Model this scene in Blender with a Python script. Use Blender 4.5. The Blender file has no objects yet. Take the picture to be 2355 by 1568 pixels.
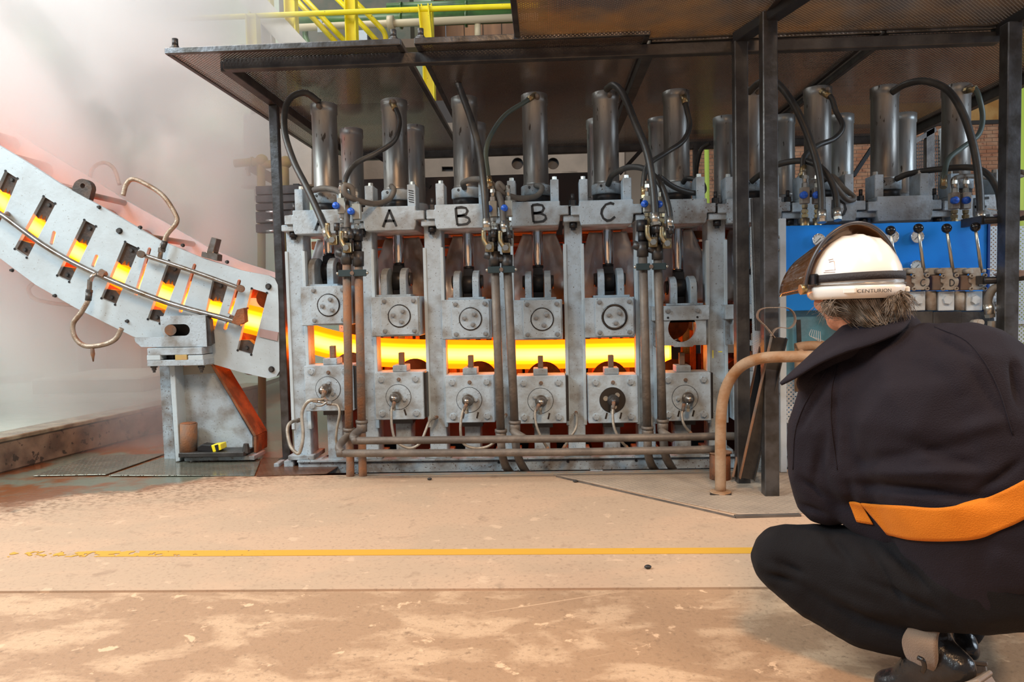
import bpy, bmesh, math, random
from mathutils import Vector, Matrix, noise
random.seed(7)
V = Vector
scene = bpy.context.scene
COL = scene.collection
pi = math.pi

# ------------------------------------------------------------ camera, light, exposure
FPX = 1700.0; CX, CY = 1177.5, 784.0
CAM = V((0, 0, 1.05))
_Y = V(((1255-CX)/FPX, -(690-CY)/FPX, -1)).normalized()
_r = math.radians(1.35)
_Z = V((math.cos(_r), math.sin(_r), 0)).cross(_Y).normalized()
_X = _Y.cross(_Z)
WM = Matrix((_X, _Y, _Z))            # camera axes -> world axes
cd = bpy.data.cameras.new('camera'); cam = bpy.data.objects.new('camera', cd); COL.objects.link(cam)
cam.matrix_world = Matrix.Translation(CAM) @ WM.to_4x4()
cd.sensor_width = 36; cd.lens = FPX/2355*36; cd.clip_end = 200
scene.camera = cam
def W(px, py, Y):                    # photo pixel -> real point on the vertical plane at depth Y
    d = WM @ V(((px-CX)/FPX, -(py-CY)/FPX, -1))
    return CAM + d*(Y/d.y)
def G(px, py, z=0.0):                # photo pixel -> real point at height z
    d = WM @ V(((px-CX)/FPX, -(py-CY)/FPX, -1))
    return CAM + d*((z-CAM.z)/d.z)

scene.view_settings.view_transform = 'Standard'; scene.view_settings.look = 'None'
scene.view_settings.gamma = 1; scene.view_settings.use_curve_mapping = False
scene.view_settings.exposure = 0.0
scene.cycles.use_denoising = True
scene.cycles.max_bounces = 7; scene.cycles.diffuse_bounces = 3; scene.cycles.volume_bounces = 3
scene.cycles.transparent_max_bounces = 12
scene.cycles.volume_step_rate = 2.0
scene.cycles.sample_clamp_indirect = 8
world = bpy.data.worlds.new('world'); scene.world = world; world.use_nodes = True
world.node_tree.nodes['Background'].inputs[0].default_value = (0.80, 0.88, 1.0, 1)
world.node_tree.nodes['Background'].inputs[1].default_value = 0.25
def area(name, loc, target, size, power, color, sy=None):
    l = bpy.data.lights.new(name, 'AREA'); l.energy = power; l.color = color; l.size = size
    if sy: l.shape = 'RECTANGLE'; l.size_y = sy
    o = bpy.data.objects.new(name, l); COL.objects.link(o); o.location = loc
    o.rotation_euler = (V(target)-V(loc)).to_track_quat('-Z', 'Y').to_euler()
    return o
area('skylight_left', (-5.0, -0.5, 5.5), (-1.2, 5, 0.8), 2.0, 330, (0.80, 0.93, 1.0))
area('high_bay_lamp', (0.6, -1.6, 6.0), (0.2, 2.0, 0), 1.2, 310, (1.0, 0.61, 0.33))
area('window_right', (7.5, 2.0, 3.0), (1.5, 4.5, 1.4), 2.2, 230, (0.72, 0.86, 1.0))
area('steam_fill_rear', (-6.5, 8.0, 10.5), (-3.8, 7.0, 1.5), 5.0, 650, (1.0, 0.98, 0.95))  # rear fill light added to whiten the steam, no real skylight there
area('steam_fill_front_left', (-7.5, 2.6, 5.6), (-3.4, 6.6, 2.2), 3.5, 520, (0.95, 1.0, 0.97))  # fill light added on the left to brighten the steam cloud
area('helmet_lamp', (2.9, 0.3, 4.2), (1.1, 2.1, 0.9), 0.6, 95, (1.0, 0.90, 0.76))

# ------------------------------------------------------------ materials
MATS = {}
def mat(name, col, rough=0.6, metal=0.0, col2=None, nscale=8, amt=0.5, bump=0.0, bscale=40, spots=None, sscale=60, samt=0.62, emit=None, estr=0, coat=0, trans=0, streak=False):
    if name in MATS: return MATS[name]
    m = bpy.data.materials.new(name); m.use_nodes = True; nt = m.node_tree; n = nt.nodes; L = nt.links
    b = n['Principled BSDF']; b.inputs['Roughness'].default_value = rough; b.inputs['Metallic'].default_value = metal
    b.inputs['Base Color'].default_value = (*col, 1)
    tc = n.new('ShaderNodeTexCoord'); src = tc.outputs['Object']
    if streak:
        mp = n.new('ShaderNodeMapping'); mp.inputs['Scale'].default_value = (1, 1, .25); L.new(src, mp.inputs[0]); src = mp.outputs[0]
    cur = None
    if col2:
        t = n.new('ShaderNodeTexNoise'); t.inputs['Scale'].default_value = nscale; t.inputs['Detail'].default_value = 6; L.new(src, t.inputs['Vector'])
        r = n.new('ShaderNodeValToRGB'); r.color_ramp.elements[0].position = amt-.13; r.color_ramp.elements[1].position = amt+.13
        r.color_ramp.elements[0].color = (*col, 1); r.color_ramp.elements[1].color = (*col2, 1)
        L.new(t.outputs['Fac'], r.inputs[0]); cur = r.outputs[0]
    if spots:
        t = n.new('ShaderNodeTexNoise'); t.inputs['Scale'].default_value = sscale; t.inputs['Detail'].default_value = 3; L.new(src, t.inputs['Vector'])
        r = n.new('ShaderNodeValToRGB'); r.color_ramp.elements[0].position = samt; r.color_ramp.elements[1].position = samt+.04
        L.new(t.outputs['Fac'], r.inputs[0])
        mx = n.new('ShaderNodeMix'); mx.data_type = 'RGBA'; L.new(r.outputs[0], mx.inputs['Factor'])
        if cur: L.new(cur, mx.inputs['A'])
        else: mx.inputs['A'].default_value = (*col, 1)
        mx.inputs['B'].default_value = (*spots, 1); cur = mx.outputs['Result']
    if cur: L.new(cur, b.inputs['Base Color'])
    if bump:
        t = n.new('ShaderNodeTexNoise'); t.inputs['Scale'].default_value = bscale; t.inputs['Detail'].default_value = 5; L.new(src, t.inputs['Vector'])
        bp = n.new('ShaderNodeBump'); bp.inputs['Strength'].default_value = bump; bp.inputs['Distance'].default_value = .01
        L.new(t.outputs['Fac'], bp.inputs['Height']); L.new(bp.outputs[0], b.inputs['Normal'])
    if emit: b.inputs['Emission Color'].default_value = (*emit, 1); b.inputs['Emission Strength'].default_value = estr
    if coat: b.inputs['Coat Weight'].default_value = coat
    if trans: b.inputs['Transmission Weight'].default_value = trans
    MATS[name] = m; return m

PAINT = mat('grey_paint', (.39, .47, .53), .5, 0, (.21, .205, .19), 8, .585, .3, 60, (.12, .10, .085), 110, .66)
PAINT2 = mat('dirty_or_shaded_grey_paint', (.34, .41, .46), .55, 0, (.17, .155, .14), 10, .53, .3, 60, (.10, .07, .055), 85, .63)  # dirtier grey, also used where a crosshead is painted as shaded
WPAINT = mat('pale_guide_paint', (.47, .56, .61), .5, 0, (.40, .46, .49), 4, .55, .2, 40, (.2, .17, .14), 90, .69)
CYL = mat('cylinder_paint', (.36, .38, .38), .38, .6, (.17, .155, .14), 6, .52, .12, 50, (.07, .06, .05), 45, .66, streak=True)
RUST = mat('rusty_pipe', (.27, .125, .06), .75, .15, (.13, .115, .10), 9, .52, .35, 80)
RUSTO = mat('orange_rust', (.30, .10, .035), .8, 0, (.14, .06, .03), 12, .5, .5, 70)
DUSTPIPE = mat('dusty_pipe', (.115, .095, .08), .55, .2, (.19, .155, .125), 10, .55, .25, 60)
RAIL = mat('rail_rust_dust', (.36, .24, .15), .7, .1, (.27, .12, .04), 9, .56, .3, 60)
DARK = mat('dark_steel', (.045, .042, .042), .42, .55, (.09, .085, .08), 8, .55, .15, 60)
DSTEEL = mat('post_steel', (.115, .115, .12), .33, .75, (.06, .055, .05), 11, .5, .12, 50)
BLACK = mat('black_steel', (.02, .02, .022), .42, .3)
CHROME = mat('chrome', (.75, .76, .78), .12, 1.0)
STEEL = mat('bare_steel', (.36, .33, .30), .30, .9, (.22, .16, .11), 14, .56, .1, 60)
ZINC = mat('zinc_fitting', (.50, .49, .44), .28, .9)
BRASS = mat('brass_fitting', (.40, .29, .13), .36, .85, (.22, .19, .14), 30, .5)
HOSE = mat('black_hose', (.028, .028, .027), .42, 0, (.06, .055, .045), 12, .6, .1, 90)
DHOSE = mat('dusty_hose', (.13, .115, .095), .6, 0, (.07, .065, .06), 10, .55, .15, 90)
GHOSE = mat('green_grey_hose', (.06, .085, .075), .45)
BRAID = mat('braided_hose', (.40, .33, .26), .42, .6, (.26, .17, .11), 18, .55, .4, 160)
BLUEK = mat('blue_knob', (.01, .10, .55), .35)
BLUEP = mat('blue_panel', (.003, .25, .88), .38, 0, (.005, .22, .80), 5, .6, .05, 200)
FRAMEW = mat('pale_frame', (.47, .53, .58), .5, 0, (.38, .40, .40), 8, .6, .1, 50)
YEL = mat('yellow_paint', (.93, .79, .015), .42, 0, (.84, .70, .02), 5, .55, 0, 0, (.35, .26, .05), 22, .70)
GREENP = mat('green_pipe', (.055, .14, .03), .4, 0, (.03, .07, .02), 6, .55)
LIME = mat('lime_pipe', (.33, .46, .07), .45)
OLIVE = mat('olive_pipe', (.40, .36, .09), .5, 0, (.45, .28, .12), 7, .55)
CREAM = mat('cream_pipe', (.58, .50, .34), .5)
WHITE = mat('white_steelwork', (.74, .72, .68), .6, 0, (.62, .60, .56), 3, .55)
GIRD_SHADE = mat('shaded_girder_paint', (.26, .22, .18), .7, 0, (.20, .17, .14), 4, .5, .2, 30)  # brown-grey holds the canopy shade on a pale girder
SHIELD = mat('heat_shield', (.66, .70, .72), .42, .35, (.24, .18, .13), 3.2, .56, .9, 8)
KNOB = mat('black_knob', (.008, .008, .009), .12)
CAST = mat('dusty_casting', (.31, .29, .255), .65, .1, (.20, .15, .11), 14, .56, .3, 60)
INK = mat('black_marker', (.012, .014, .016), .55)
GLASSD = mat('gauge_face', (.70, .74, .74), .3, 0)
GREASE_SHADE = mat('black_grease_or_shade', (.02, .016, .013), .25)  # grease on the machine, and painted shade behind the bracket slot
YCHALK = mat('yellow_chalk', (.75, .68, .08), .8)

# glowing steel: temperature falls from the core line towards top and bottom skin
def hot():
    m = bpy.data.materials.new('hot_steel'); m.use_nodes = True; nt = m.node_tree; n = nt.nodes; L = nt.links
    n.remove(n['Principled BSDF']); out = n['Material Output']
    at = n.new('ShaderNodeAttribute'); at.attribute_name = 'temper'
    r = n.new('ShaderNodeValToRGB'); e = r.color_ramp.elements
    e[0].position = 0; e[0].color = (.75, .045, .0005, 1)
    e[1].position = 1; e[1].color = (1, .44, .045, 1)
    k = r.color_ramp.elements.new(.35); k.color = (1, .048, .0005, 1)
    k = r.color_ramp.elements.new(.68); k.color = (1, .14, .002, 1)
    L.new(at.outputs['Fac'], r.inputs[0])
    nz = n.new('ShaderNodeTexNoise'); nz.inputs['Scale'].default_value = 3; tc = n.new('ShaderNodeTexCoord'); L.new(tc.outputs['Object'], nz.inputs[0])
    mr = n.new('ShaderNodeMapRange'); mr.inputs[3].default_value = 9; mr.inputs[4].default_value = 13; L.new(nz.outputs['Fac'], mr.inputs[0])
    em = n.new('ShaderNodeEmission'); L.new(r.outputs[0], em.inputs[0]); L.new(mr.outputs[0], em.inputs[1]); L.new(em.outputs[0], out.inputs[0])
    return m
HOT = hot()

# perforated sheet: a square grid of round holes one can see through
def perf(name, col, rough, metal, pitch, hole, col2=None):
    m = bpy.data.materials.new(name); m.use_nodes = True; nt = m.node_tree; n = nt.nodes; L = nt.links
    b = n['Principled BSDF']; b.inputs['Roughness'].default_value = rough; b.inputs['Metallic'].default_value = metal; b.inputs['Base Color'].default_value = (*col, 1)
    tc = n.new('ShaderNodeTexCoord'); uv = tc.outputs['UV']
    if col2:
        t = n.new('ShaderNodeTexNoise'); t.inputs['Scale'].default_value = 2.2; t.inputs['Detail'].default_value = 5; L.new(tc.outputs['Object'], t.inputs[0])
        r = n.new('ShaderNodeValToRGB'); r.color_ramp.elements[0].position = .4; r.color_ramp.elements[1].position = .62
        r.color_ramp.elements[0].color = (*col, 1); r.color_ramp.elements[1].color = (*col2, 1); L.new(t.outputs['Fac'], r.inputs[0]); L.new(r.outputs[0], b.inputs['Base Color'])
    def cell(off):
        a = n.new('ShaderNodeVectorMath'); a.operation = 'MULTIPLY_ADD'; a.inputs[1].default_value = (1/pitch,)*3; a.inputs[2].default_value = (off, off, 0); L.new(uv, a.inputs[0])
        f = n.new('ShaderNodeVectorMath'); f.operation = 'FRACTION'; L.new(a.outputs[0], f.inputs[0])
        s = n.new('ShaderNodeVectorMath'); s.operation = 'SUBTRACT'; s.inputs[1].default_value = (.5, .5, 0); L.new(f.outputs[0], s.inputs[0])
        l = n.new('ShaderNodeVectorMath'); l.operation = 'LENGTH'; L.new(s.outputs[0], l.inputs[0]); return l.outputs['Value']
    mn = n.new('ShaderNodeMath'); mn.operation = 'MINIMUM'; L.new(cell(0), mn.inputs[0]); L.new(cell(.5), mn.inputs[1])
    lt = n.new('ShaderNodeMath'); lt.operation = 'LESS_THAN'; lt.inputs[1].default_value = hole; L.new(mn.outputs[0], lt.inputs[0])
    tr = n.new('ShaderNodeBsdfTransparent'); mx = n.new('ShaderNodeMixShader'); L.new(lt.outputs[0], mx.inputs[0]); L.new(b.outputs[0], mx.inputs[1]); L.new(tr.outputs[0], mx.inputs[2])
    L.new(mx.outputs[0], n['Material Output'].inputs[0]); return m
PERF = perf('perforated_canopy_sheet', (.36, .27, .22), .27, .85, .022, .24, (.30, .25, .22))
PERFB = perf('perforated_stained_sheet', (.72, .47, .22), .26, .7, .022, .24, (.33, .29, .27))
PERFG = perf('perforated_guard_sheet', (.50, .54, .56), .45, .4, .026, .17)

# ------------------------------------------------------------ builders
class MB:
    def __init__(s): s.bm = bmesh.new()
    def box(s, x0, x1, y0, y1, z0, z1):
        v = [s.bm.verts.new(p) for p in ((x0,y0,z0),(x1,y0,z0),(x1,y1,z0),(x0,y1,z0),(x0,y0,z1),(x1,y0,z1),(x1,y1,z1),(x0,y1,z1))]
        for f in ((3,2,1,0),(4,5,6,7),(0,1,5,4),(1,2,6,5),(2,3,7,6),(3,0,4,7)): s.bm.faces.new([v[i] for i in f])
        return s
    def bar(s, a, b, w, h, up=(0,0,1)):
        a, b = V(a), V(b); d = (b-a).normalized(); u = V(up)
        if abs(d.dot(u)) > .98: u = V((0,1,0))
        sd = d.cross(u).normalized(); u = sd.cross(d)
        v = [s.bm.verts.new(p+sd*i*w/2+u*j*h/2) for p in (a, b) for i, j in ((-1,-1),(1,-1),(1,1),(-1,1))]
        for f in ((3,2,1,0),(4,5,6,7),(0,1,5,4),(1,2,6,5),(2,3,7,6),(3,0,4,7)): s.bm.faces.new([v[i] for i in f])
        return s
    def cyl(s, a, b, r, r2=None, seg=20, cap=True, rot=0):
        a, b = V(a), V(b); r2 = r if r2 is None else r2; d = (b-a).normalized()
        u = d.orthogonal().normalized()
        if abs(d.x) < .9: u = (V((1,0,0)) - d*d.x).normalized()
        w = d.cross(u); R = []
        for p, q in ((a, r), (b, r2)):
            R.append([s.bm.verts.new(p + (u*math.cos(t)+w*math.sin(t))*q) for t in [2*pi*i/seg+rot for i in range(seg)]])
        for i in range(seg):
            f = s.bm.faces.new((R[0][i], R[0][(i+1)%seg], R[1][(i+1)%seg], R[1][i])); f.smooth = seg > 8
        if cap: s.bm.faces.new(R[0][::-1]); s.bm.faces.new(R[1])
        return s
    def lathe(s, a, d, prof, seg=24):
        a = V(a); d = V(d).normalized(); u = d.orthogonal().normalized(); w = d.cross(u); R = []
        for h, r in prof: R.append([s.bm.verts.new(a+d*h+(u*math.cos(2*pi*i/seg)+w*math.sin(2*pi*i/seg))*max(r, 1e-5)) for i in range(seg)])
        for A, B in zip(R, R[1:]):
            for i in range(seg):
                f = s.bm.faces.new((A[i], A[(i+1)%seg], B[(i+1)%seg], B[i])); f.smooth = True
        return s
    def tube(s, pts, r, seg=10, sub=6, smooth=True, rr=None, cap=True):
        P = catmull([V(p) for p in pts], sub) if smooth and len(pts) > 2 else [V(p) for p in pts]
        R = []; u = None; N = len(P)
        for i, p in enumerate(P):
            d = (P[min(i+1, N-1)]-P[max(i-1, 0)]).normalized()
            u = d.orthogonal().normalized() if u is None else (u-d*u.dot(d)).normalized()
            w = d.cross(u); q = r if rr is None else rr(i/(N-1))
            R.append([s.bm.verts.new(p+(u*math.cos(2*pi*k/seg)+w*math.sin(2*pi*k/seg))*q) for k in range(seg)])
        for A, B in zip(R, R[1:]):
            for k in range(seg):
                f = s.bm.faces.new((A[k], A[(k+1)%seg], B[(k+1)%seg], B[k])); f.smooth = True
        if cap: s.bm.faces.new(R[0][::-1]); s.bm.faces.new(R[-1])
        return s
    def hexb(s, c, d, r, h): return s.cyl(c, V(c)+V(d).normalized()*h, r, r*.94, 6, rot=random.random())
    def sphere(s, c, r, sc=(1,1,1), seg=20):
        m = Matrix.Translation(V(c)) @ Matrix.Diagonal((*[r*k for k in sc], 1))
        g = bmesh.ops.create_uvsphere(s.bm, u_segments=seg, v_segments=seg//2+2, radius=1, matrix=m)
        for v in g['verts']:
            for f in v.link_faces: f.smooth = True
        return s
    def prism(s, pts, vec):
        a = [s.bm.verts.new(V(p)) for p in pts]; b = [s.bm.verts.new(V(p)+V(vec)) for p in pts]
        s.bm.faces.new(a[::-1]); s.bm.faces.new(b); n = len(a)
        for i in range(n): s.bm.faces.new((a[i], a[(i+1)%n], b[(i+1)%n], b[i]))
        return s
    def ring(s, c, d, r0, r1, h, seg=28):
        c = V(c); d = V(d).normalized()
        return s.lathe(c, d, [(0, r0), (h, r0), (h, r1), (0, r1), (0, r0)], seg)
    def build(s, name, m, parent=None, bev=0, label=None, uv=False):
        bmesh.ops.recalc_face_normals(s.bm, faces=s.bm.faces)
        if bev:
            es = [e for e in s.bm.edges if len(e.link_faces) == 2 and e.calc_face_angle(0) > .6]
            bmesh.ops.bevel(s.bm, geom=es, offset=bev, segments=1, affect='EDGES', clamp_overlap=True)
        me = bpy.data.meshes.new(name); s.bm.to_mesh(me); s.bm.free()
        if uv:
            l = me.uv_layers.new(name='UVMap')
            for p in me.polygons:
                n = p.normal; ax = max(range(3), key=lambda i: abs(n[i])); A = [i for i in range(3) if i != ax]
                for li in p.loop_indices:
                    co = me.vertices[me.loops[li].vertex_index].co; l.data[li].uv = (co[A[0]], co[A[1]])
        return link(name, me, m, parent, label=label)
def catmull(P, sub):
    out = []; n = len(P)
    for i in range(n-1):
        p0 = P[i-1] if i else P[0]*2-P[1]; p1, p2 = P[i], P[i+1]; p3 = P[i+2] if i+2 < n else P[-1]*2-P[-2]
        for k in range(sub):
            t = k/sub
            out.append(.5*((2*p1)+(p2-p0)*t+(2*p0-5*p1+4*p2-p3)*t*t+(3*p1-p0-3*p2+p3)*t**3))
    out.append(P[-1]); return out
def wl(o):
    l = V((0,0,0))
    while o: l += o.location; o = o.parent
    return l
def link(name, me, m, parent=None, label=None):
    if m and not me.materials: me.materials.append(m)
    o = bpy.data.objects.new(name, me); COL.objects.link(o)
    if parent:
        o.parent = parent; me.transform(Matrix.Translation(-wl(parent)))
    if label: o['label'] = label
    return o
def tag(o, label, cat, group=None, kind=None):
    if label: o['label'] = label
    if cat: o['category'] = cat
    if group: o['group'] = group
    if kind: o['kind'] = kind
    return o
def thing(name, loc, label, cat, group=None):
    o = bpy.data.objects.new(name, None); COL.objects.link(o); o.location = loc; o.empty_display_size = .1
    return tag(o, label, cat, group)
def struct(o): o['kind'] = 'structure'; return o
CACHE = {}
def inst(name, key, fn, m, loc, parent, rot=None, label=None):     # shared-mesh piece
    if key not in CACHE:
        b = MB(); fn(b); bmesh.ops.recalc_face_normals(b.bm, faces=b.bm.faces)
        me = bpy.data.meshes.new(name); b.bm.to_mesh(me); b.bm.free(); me.materials.append(m); CACHE[key] = me
    o = bpy.data.objects.new(name, CACHE[key]); COL.objects.link(o); o.parent = parent
    o.location = V(loc)-wl(parent) if parent else V(loc)
    if rot: o.rotation_euler = rot
    if label: o['label'] = label
    return o
def bolt(loc, parent, r=.015, m=None, h=.012, name='bolt'):         # hexagon head with washer, facing the camera side (-Y)
    def fn(b): b.cyl((0,.002,0), (0,-.003,0), r*1.25, seg=14); b.hexb((0,-.003,0), (0,-1,0), r, h)
    m = m or PAINT2
    return inst(name, ('bolt', r, m.name, h), fn, m, loc, parent, (0, random.random(), 0))
def strokes(name, lines, w, m, parent, depth=.0015):                # painted strokes as thin ribbons lying on a face that looks to -Y
    b = MB()
    for ln in lines:
        P = [V(p) for p in ln]; L = []; R = []
        for i, p in enumerate(P):
            d = P[min(i+1, len(P)-1)]-P[max(i-1, 0)]; d.y = 0; d.normalize(); nn = V((-d.z, 0, d.x))
            j = w*(.5+.08*math.sin(i*2.3)); L.append(p+nn*j); R.append(p-nn*j)
        pts = L+R[::-1]
        n = len(P)
        a = [b.bm.verts.new(q+V((0,-depth,0))) for q in pts]
        for i in range(n-1): b.bm.faces.new((a[i], a[i+1], a[2*n-2-i], a[2*n-1-i]))
    return b.build(name, m, parent)
LET = {'A': [[(0,0),(.27,.5),(.52,1)],[(.50,1),(.75,.5),(1,.02)],[(.17,.33),(.5,.36),(.86,.33)]],
 'B': [[(0,.97),(.04,.5),(.08,0)],[(0,.97),(.4,1),(.75,.95),(.86,.78),(.75,.6),(.4,.53),(.08,.5)],[(.08,.5),(.6,.5),(.95,.36),(1,.18),(.8,.04),(.4,.0),(.08,0)]],
 'C': [[(.95,.93),(.7,1),(.35,.92),(.08,.65),(.02,.42),(.15,.15),(.42,0),(.7,.03),(1,.22)]],
 'D': [[(.05,1),(.05,.5),(.05,0)],[(.05,1),(.5,.95),(.85,.75),(.95,.45),(.8,.18),(.45,.03),(.05,0)]],
 'E': [[(.9,1),(.45,.98),(.05,.97),(.05,.5),(.05,.03),(.5,.0),(.95,.02)],[(.05,.52),(.4,.53),(.75,.52)]]}
def letter(ch, cx, y, cz, w, h, sw, m, parent):
    return strokes('letter', [[(cx+(a-.5)*w, y, cz+(b_-.5)*h) for a, b_ in ln] for ln in LET[ch]], sw, m, parent)
def plate2d(name, outline, holes, thick, frame, m, parent, bev=0):
    """flat plate with real cut-outs. outline/holes: (u,v) lists; frame=(origin,U,Vv,N); extruded along N"""
    cu = bpy.data.curves.new(name, 'CURVE'); cu.dimensions = '2D'; cu.fill_mode = 'BOTH'; cu.extrude = thick/2; cu.bevel_depth = bev
    for lp in [outline]+holes:
        sp = cu.splines.new('POLY'); sp.points.add(len(lp)-1); sp.use_cyclic_u = True
        for q, p in zip(sp.points, lp): q.co = (p[0], p[1], 0, 1)
    o = bpy.data.objects.new('tmp', cu); COL.objects.link(o)
    dg = bpy.context.evaluated_depsgraph_get(); me = bpy.data.meshes.new_from_object(o.evaluated_get(dg))
    bpy.data.objects.remove(o); bpy.data.curves.remove(cu)
    O, U, Vv, N = map(V, frame); M4 = Matrix(((U.x,Vv.x,N.x,O.x),(U.y,Vv.y,N.y,O.y),(U.z,Vv.z,N.z,O.z),(0,0,0,1)))
    me.transform(M4 @ Matrix.Translation((0,0,thick/2))); me.name = name
    if me.materials: me.materials.clear()
    return link(name, me, m, parent)
def circ(cx, cz, r, n=28): return [(cx+r*math.cos(2*pi*i/n), cz+r*math.sin(2*pi*i/n)) for i in range(n)]
def slot(cx, cz, hw, r, n=8):
    return [(cx+hw+r*math.cos(t), cz+r*math.sin(t)) for t in [-pi/2+pi*i/n for i in range(n+1)]] + [(cx-hw+r*math.cos(t), cz+r*math.sin(t)) for t in [pi/2+pi*i/n for i in range(n+1)]]
# ------------------------------------------------------------ floor and walls
def floor_mat(name, base, worn, wetx=None, rough=.75, scale=1.0, amt=.5, scratch=True):
    m = bpy.data.materials.new(name); m.use_nodes = True; nt = m.node_tree; n = nt.nodes; L = nt.links
    b = n['Principled BSDF']; tc = n.new('ShaderNodeTexCoord'); P = tc.outputs['Object']
    def nz(sc, det=8, dist=0, vec=None):
        t = n.new('ShaderNodeTexNoise'); t.inputs['Scale'].default_value = sc; t.inputs['Detail'].default_value = det; t.inputs['Roughness'].default_value = .62; t.inputs['Distortion'].default_value = dist
        L.new(vec or P, t.inputs['Vector']); return t.outputs['Fac']
    def ramp(f, a, c, ca=(0,0,0), cb=(1,1,1)):
        r = n.new('ShaderNodeValToRGB'); r.color_ramp.elements[0].position = a; r.color_ramp.elements[1].position = c
        r.color_ramp.elements[0].color = (*ca, 1); r.color_ramp.elements[1].color = (*cb, 1); L.new(f, r.inputs[0]); return r.outputs[0]
    def mix(f, a, c):
        x = n.new('ShaderNodeMix'); x.data_type = 'RGBA'; L.new(f, x.inputs['Factor'])
        for k, v in (('A', a), ('B', c)):
            if isinstance(v, tuple): x.inputs[k].default_value = (*v, 1)
            else: L.new(v, x.inputs[k])
        return x.outputs['Result']
    mp = n.new('ShaderNodeMapping'); mp.inputs['Scale'].default_value = (1, 1.7, 1); L.new(P, mp.inputs[0])
    c = mix(ramp(nz(1.3*scale if wetx is None else 1.3, 14 if wetx is None else 9, .35, mp.outputs[0]), amt-.06, amt+.05), base, worn)
    c = mix(ramp(nz(7*scale, 8), .60, .70), c, tuple(x*.72 for x in base))
    c = mix(ramp(nz(60, 3), .55, .80), c, tuple(x*.6 for x in base))
    c = mix(ramp(nz(9, 6, .3), .62, .66), c, tuple(min(1, x*1.25) for x in worn))
    if wetx is None:
        for ang, sc_ in ((.55, 1.1), (-.35, .9), (1.3, 1.0)):
            m3 = n.new('ShaderNodeMapping'); m3.inputs['Rotation'].default_value = (0, 0, ang); L.new(P, m3.inputs[0])
            m2 = n.new('ShaderNodeMapping'); m2.inputs['Scale'].default_value = (.8*sc_, 55, 1); L.new(m3.outputs[0], m2.inputs[0])
            c = mix(ramp(nz(1.0, 2, 0, m2.outputs[0]), .735, .76), c, tuple(min(1, x*1.12) for x in worn))
    rr = None
    if wetx is not None:
        sx = n.new('ShaderNodeSeparateXYZ'); L.new(P, sx.inputs[0])
        # wet zone: left of X=-1.6 and towards the pit
        a = n.new('ShaderNodeMath'); a.operation = 'MULTIPLY_ADD'; a.inputs[1].default_value = -.55; a.inputs[2].default_value = -5.33; L.new(sx.outputs[0], a.inputs[0])
        a2 = n.new('ShaderNodeMath'); a2.operation = 'ADD'; L.new(a.outputs[0], a2.inputs[0]); L.new(sx.outputs[1], a2.inputs[1])
        nn = n.new('ShaderNodeMath'); nn.operation = 'MULTIPLY_ADD'; nn.inputs[1].default_value = 1.1; nn.inputs[2].default_value = -.55; L.new(nz(2.2, 5), nn.inputs[0])
        s_ = n.new('ShaderNodeMath'); s_.operation = 'ADD'; L.new(a2.outputs[0], s_.inputs[0]); L.new(nn.outputs[0], s_.inputs[1])
        wet = ramp(s_.outputs[0], .0, .22); damp = ramp(s_.outputs[0], -.0, .9)
        sp = n.new('ShaderNodeMath'); sp.operation = 'ADD'; sp.inputs[1].default_value = .55; L.new(s_.outputs[0], sp.inputs[0])
        sprk = n.new('ShaderNodeMath'); sprk.operation = 'MULTIPLY'; L.new(ramp(sp.outputs[0], 0, .6), sprk.inputs[0]); L.new(ramp(nz(26, 5, 0, mp.outputs[0]), .48, .6), sprk.inputs[1])
        c = mix(sprk.outputs[0], c, (.20, .12, .07)); c = mix(wet, c, mix(ramp(nz(1.7, 4), .42, .50), (.15, .17, .13), (.20, .075, .03)))
        rr = ramp(wet, 0, 1, (rough,)*3, (.09,)*3)
    L.new(c, b.inputs['Base Color'])
    if rr: L.new(rr, b.inputs['Roughness'])
    else: b.inputs['Roughness'].default_value = rough
    bp = n.new('ShaderNodeBump'); bp.inputs['Strength'].default_value = .25 if wetx is None else .12; bp.inputs['Distance'].default_value = .012
    L.new(nz(45, 6), bp.inputs['Height']); L.new(bp.outputs[0], b.inputs['Normal'])
    return m
F1 = floor_mat('worn_concrete', (.39, .24, .14), (.56, .375, .235), scale=2.6, amt=.55, rough=.58)
F2 = floor_mat('screed_concrete', (.53, .355, .235), (.48, .335, .225), wetx=True, rough=.7)
PITM = mat('pit_concrete', (.06, .065, .07), .6, 0, (.10, .12, .13), 5, .5)
def checker(name, col, col2, rough):
    m = mat(name, col, rough, .3, col2, 6, .5)
    nt = m.node_tree; n = nt.nodes; L = nt.links; tc = n.new('ShaderNodeTexCoord')
    mp = n.new('ShaderNodeMapping'); mp.inputs['Rotation'].default_value = (0, 0, .5); mp.inputs['Scale'].default_value = (24, 40, 1); L.new(tc.outputs['Object'], mp.inputs[0])
    v = n.new('ShaderNodeTexVoronoi'); v.inputs['Scale'].default_value = 1; v.inputs['Randomness'].default_value = 0; L.new(mp.outputs[0], v.inputs[0])
    r = n.new('ShaderNodeValToRGB'); r.color_ramp.elements[0].position = .18; r.color_ramp.elements[1].position = .3; r.color_ramp.elements[0].color = (1,1,1,1); r.color_ramp.elements[1].color = (0,0,0,1)
    L.new(v.outputs['Distance'], r.inputs[0]); bp = n.new('ShaderNodeBump'); bp.inputs['Strength'].default_value = .8; bp.inputs['Distance'].default_value = .004
    L.new(r.outputs[0], bp.inputs['Height']); L.new(bp.outputs[0], n['Principled BSDF'].inputs['Normal']); return m
CHK = checker('wet_checker_plate', (.13, .135, .11), (.19, .19, .15), .16)
CHKD = checker('dusty_checker_plate', (.46, .36, .27), (.38, .30, .23), .7)
CHKR = checker('rusty_checker_plate', (.11, .05, .028), (.17, .085, .05), .3)

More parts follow.
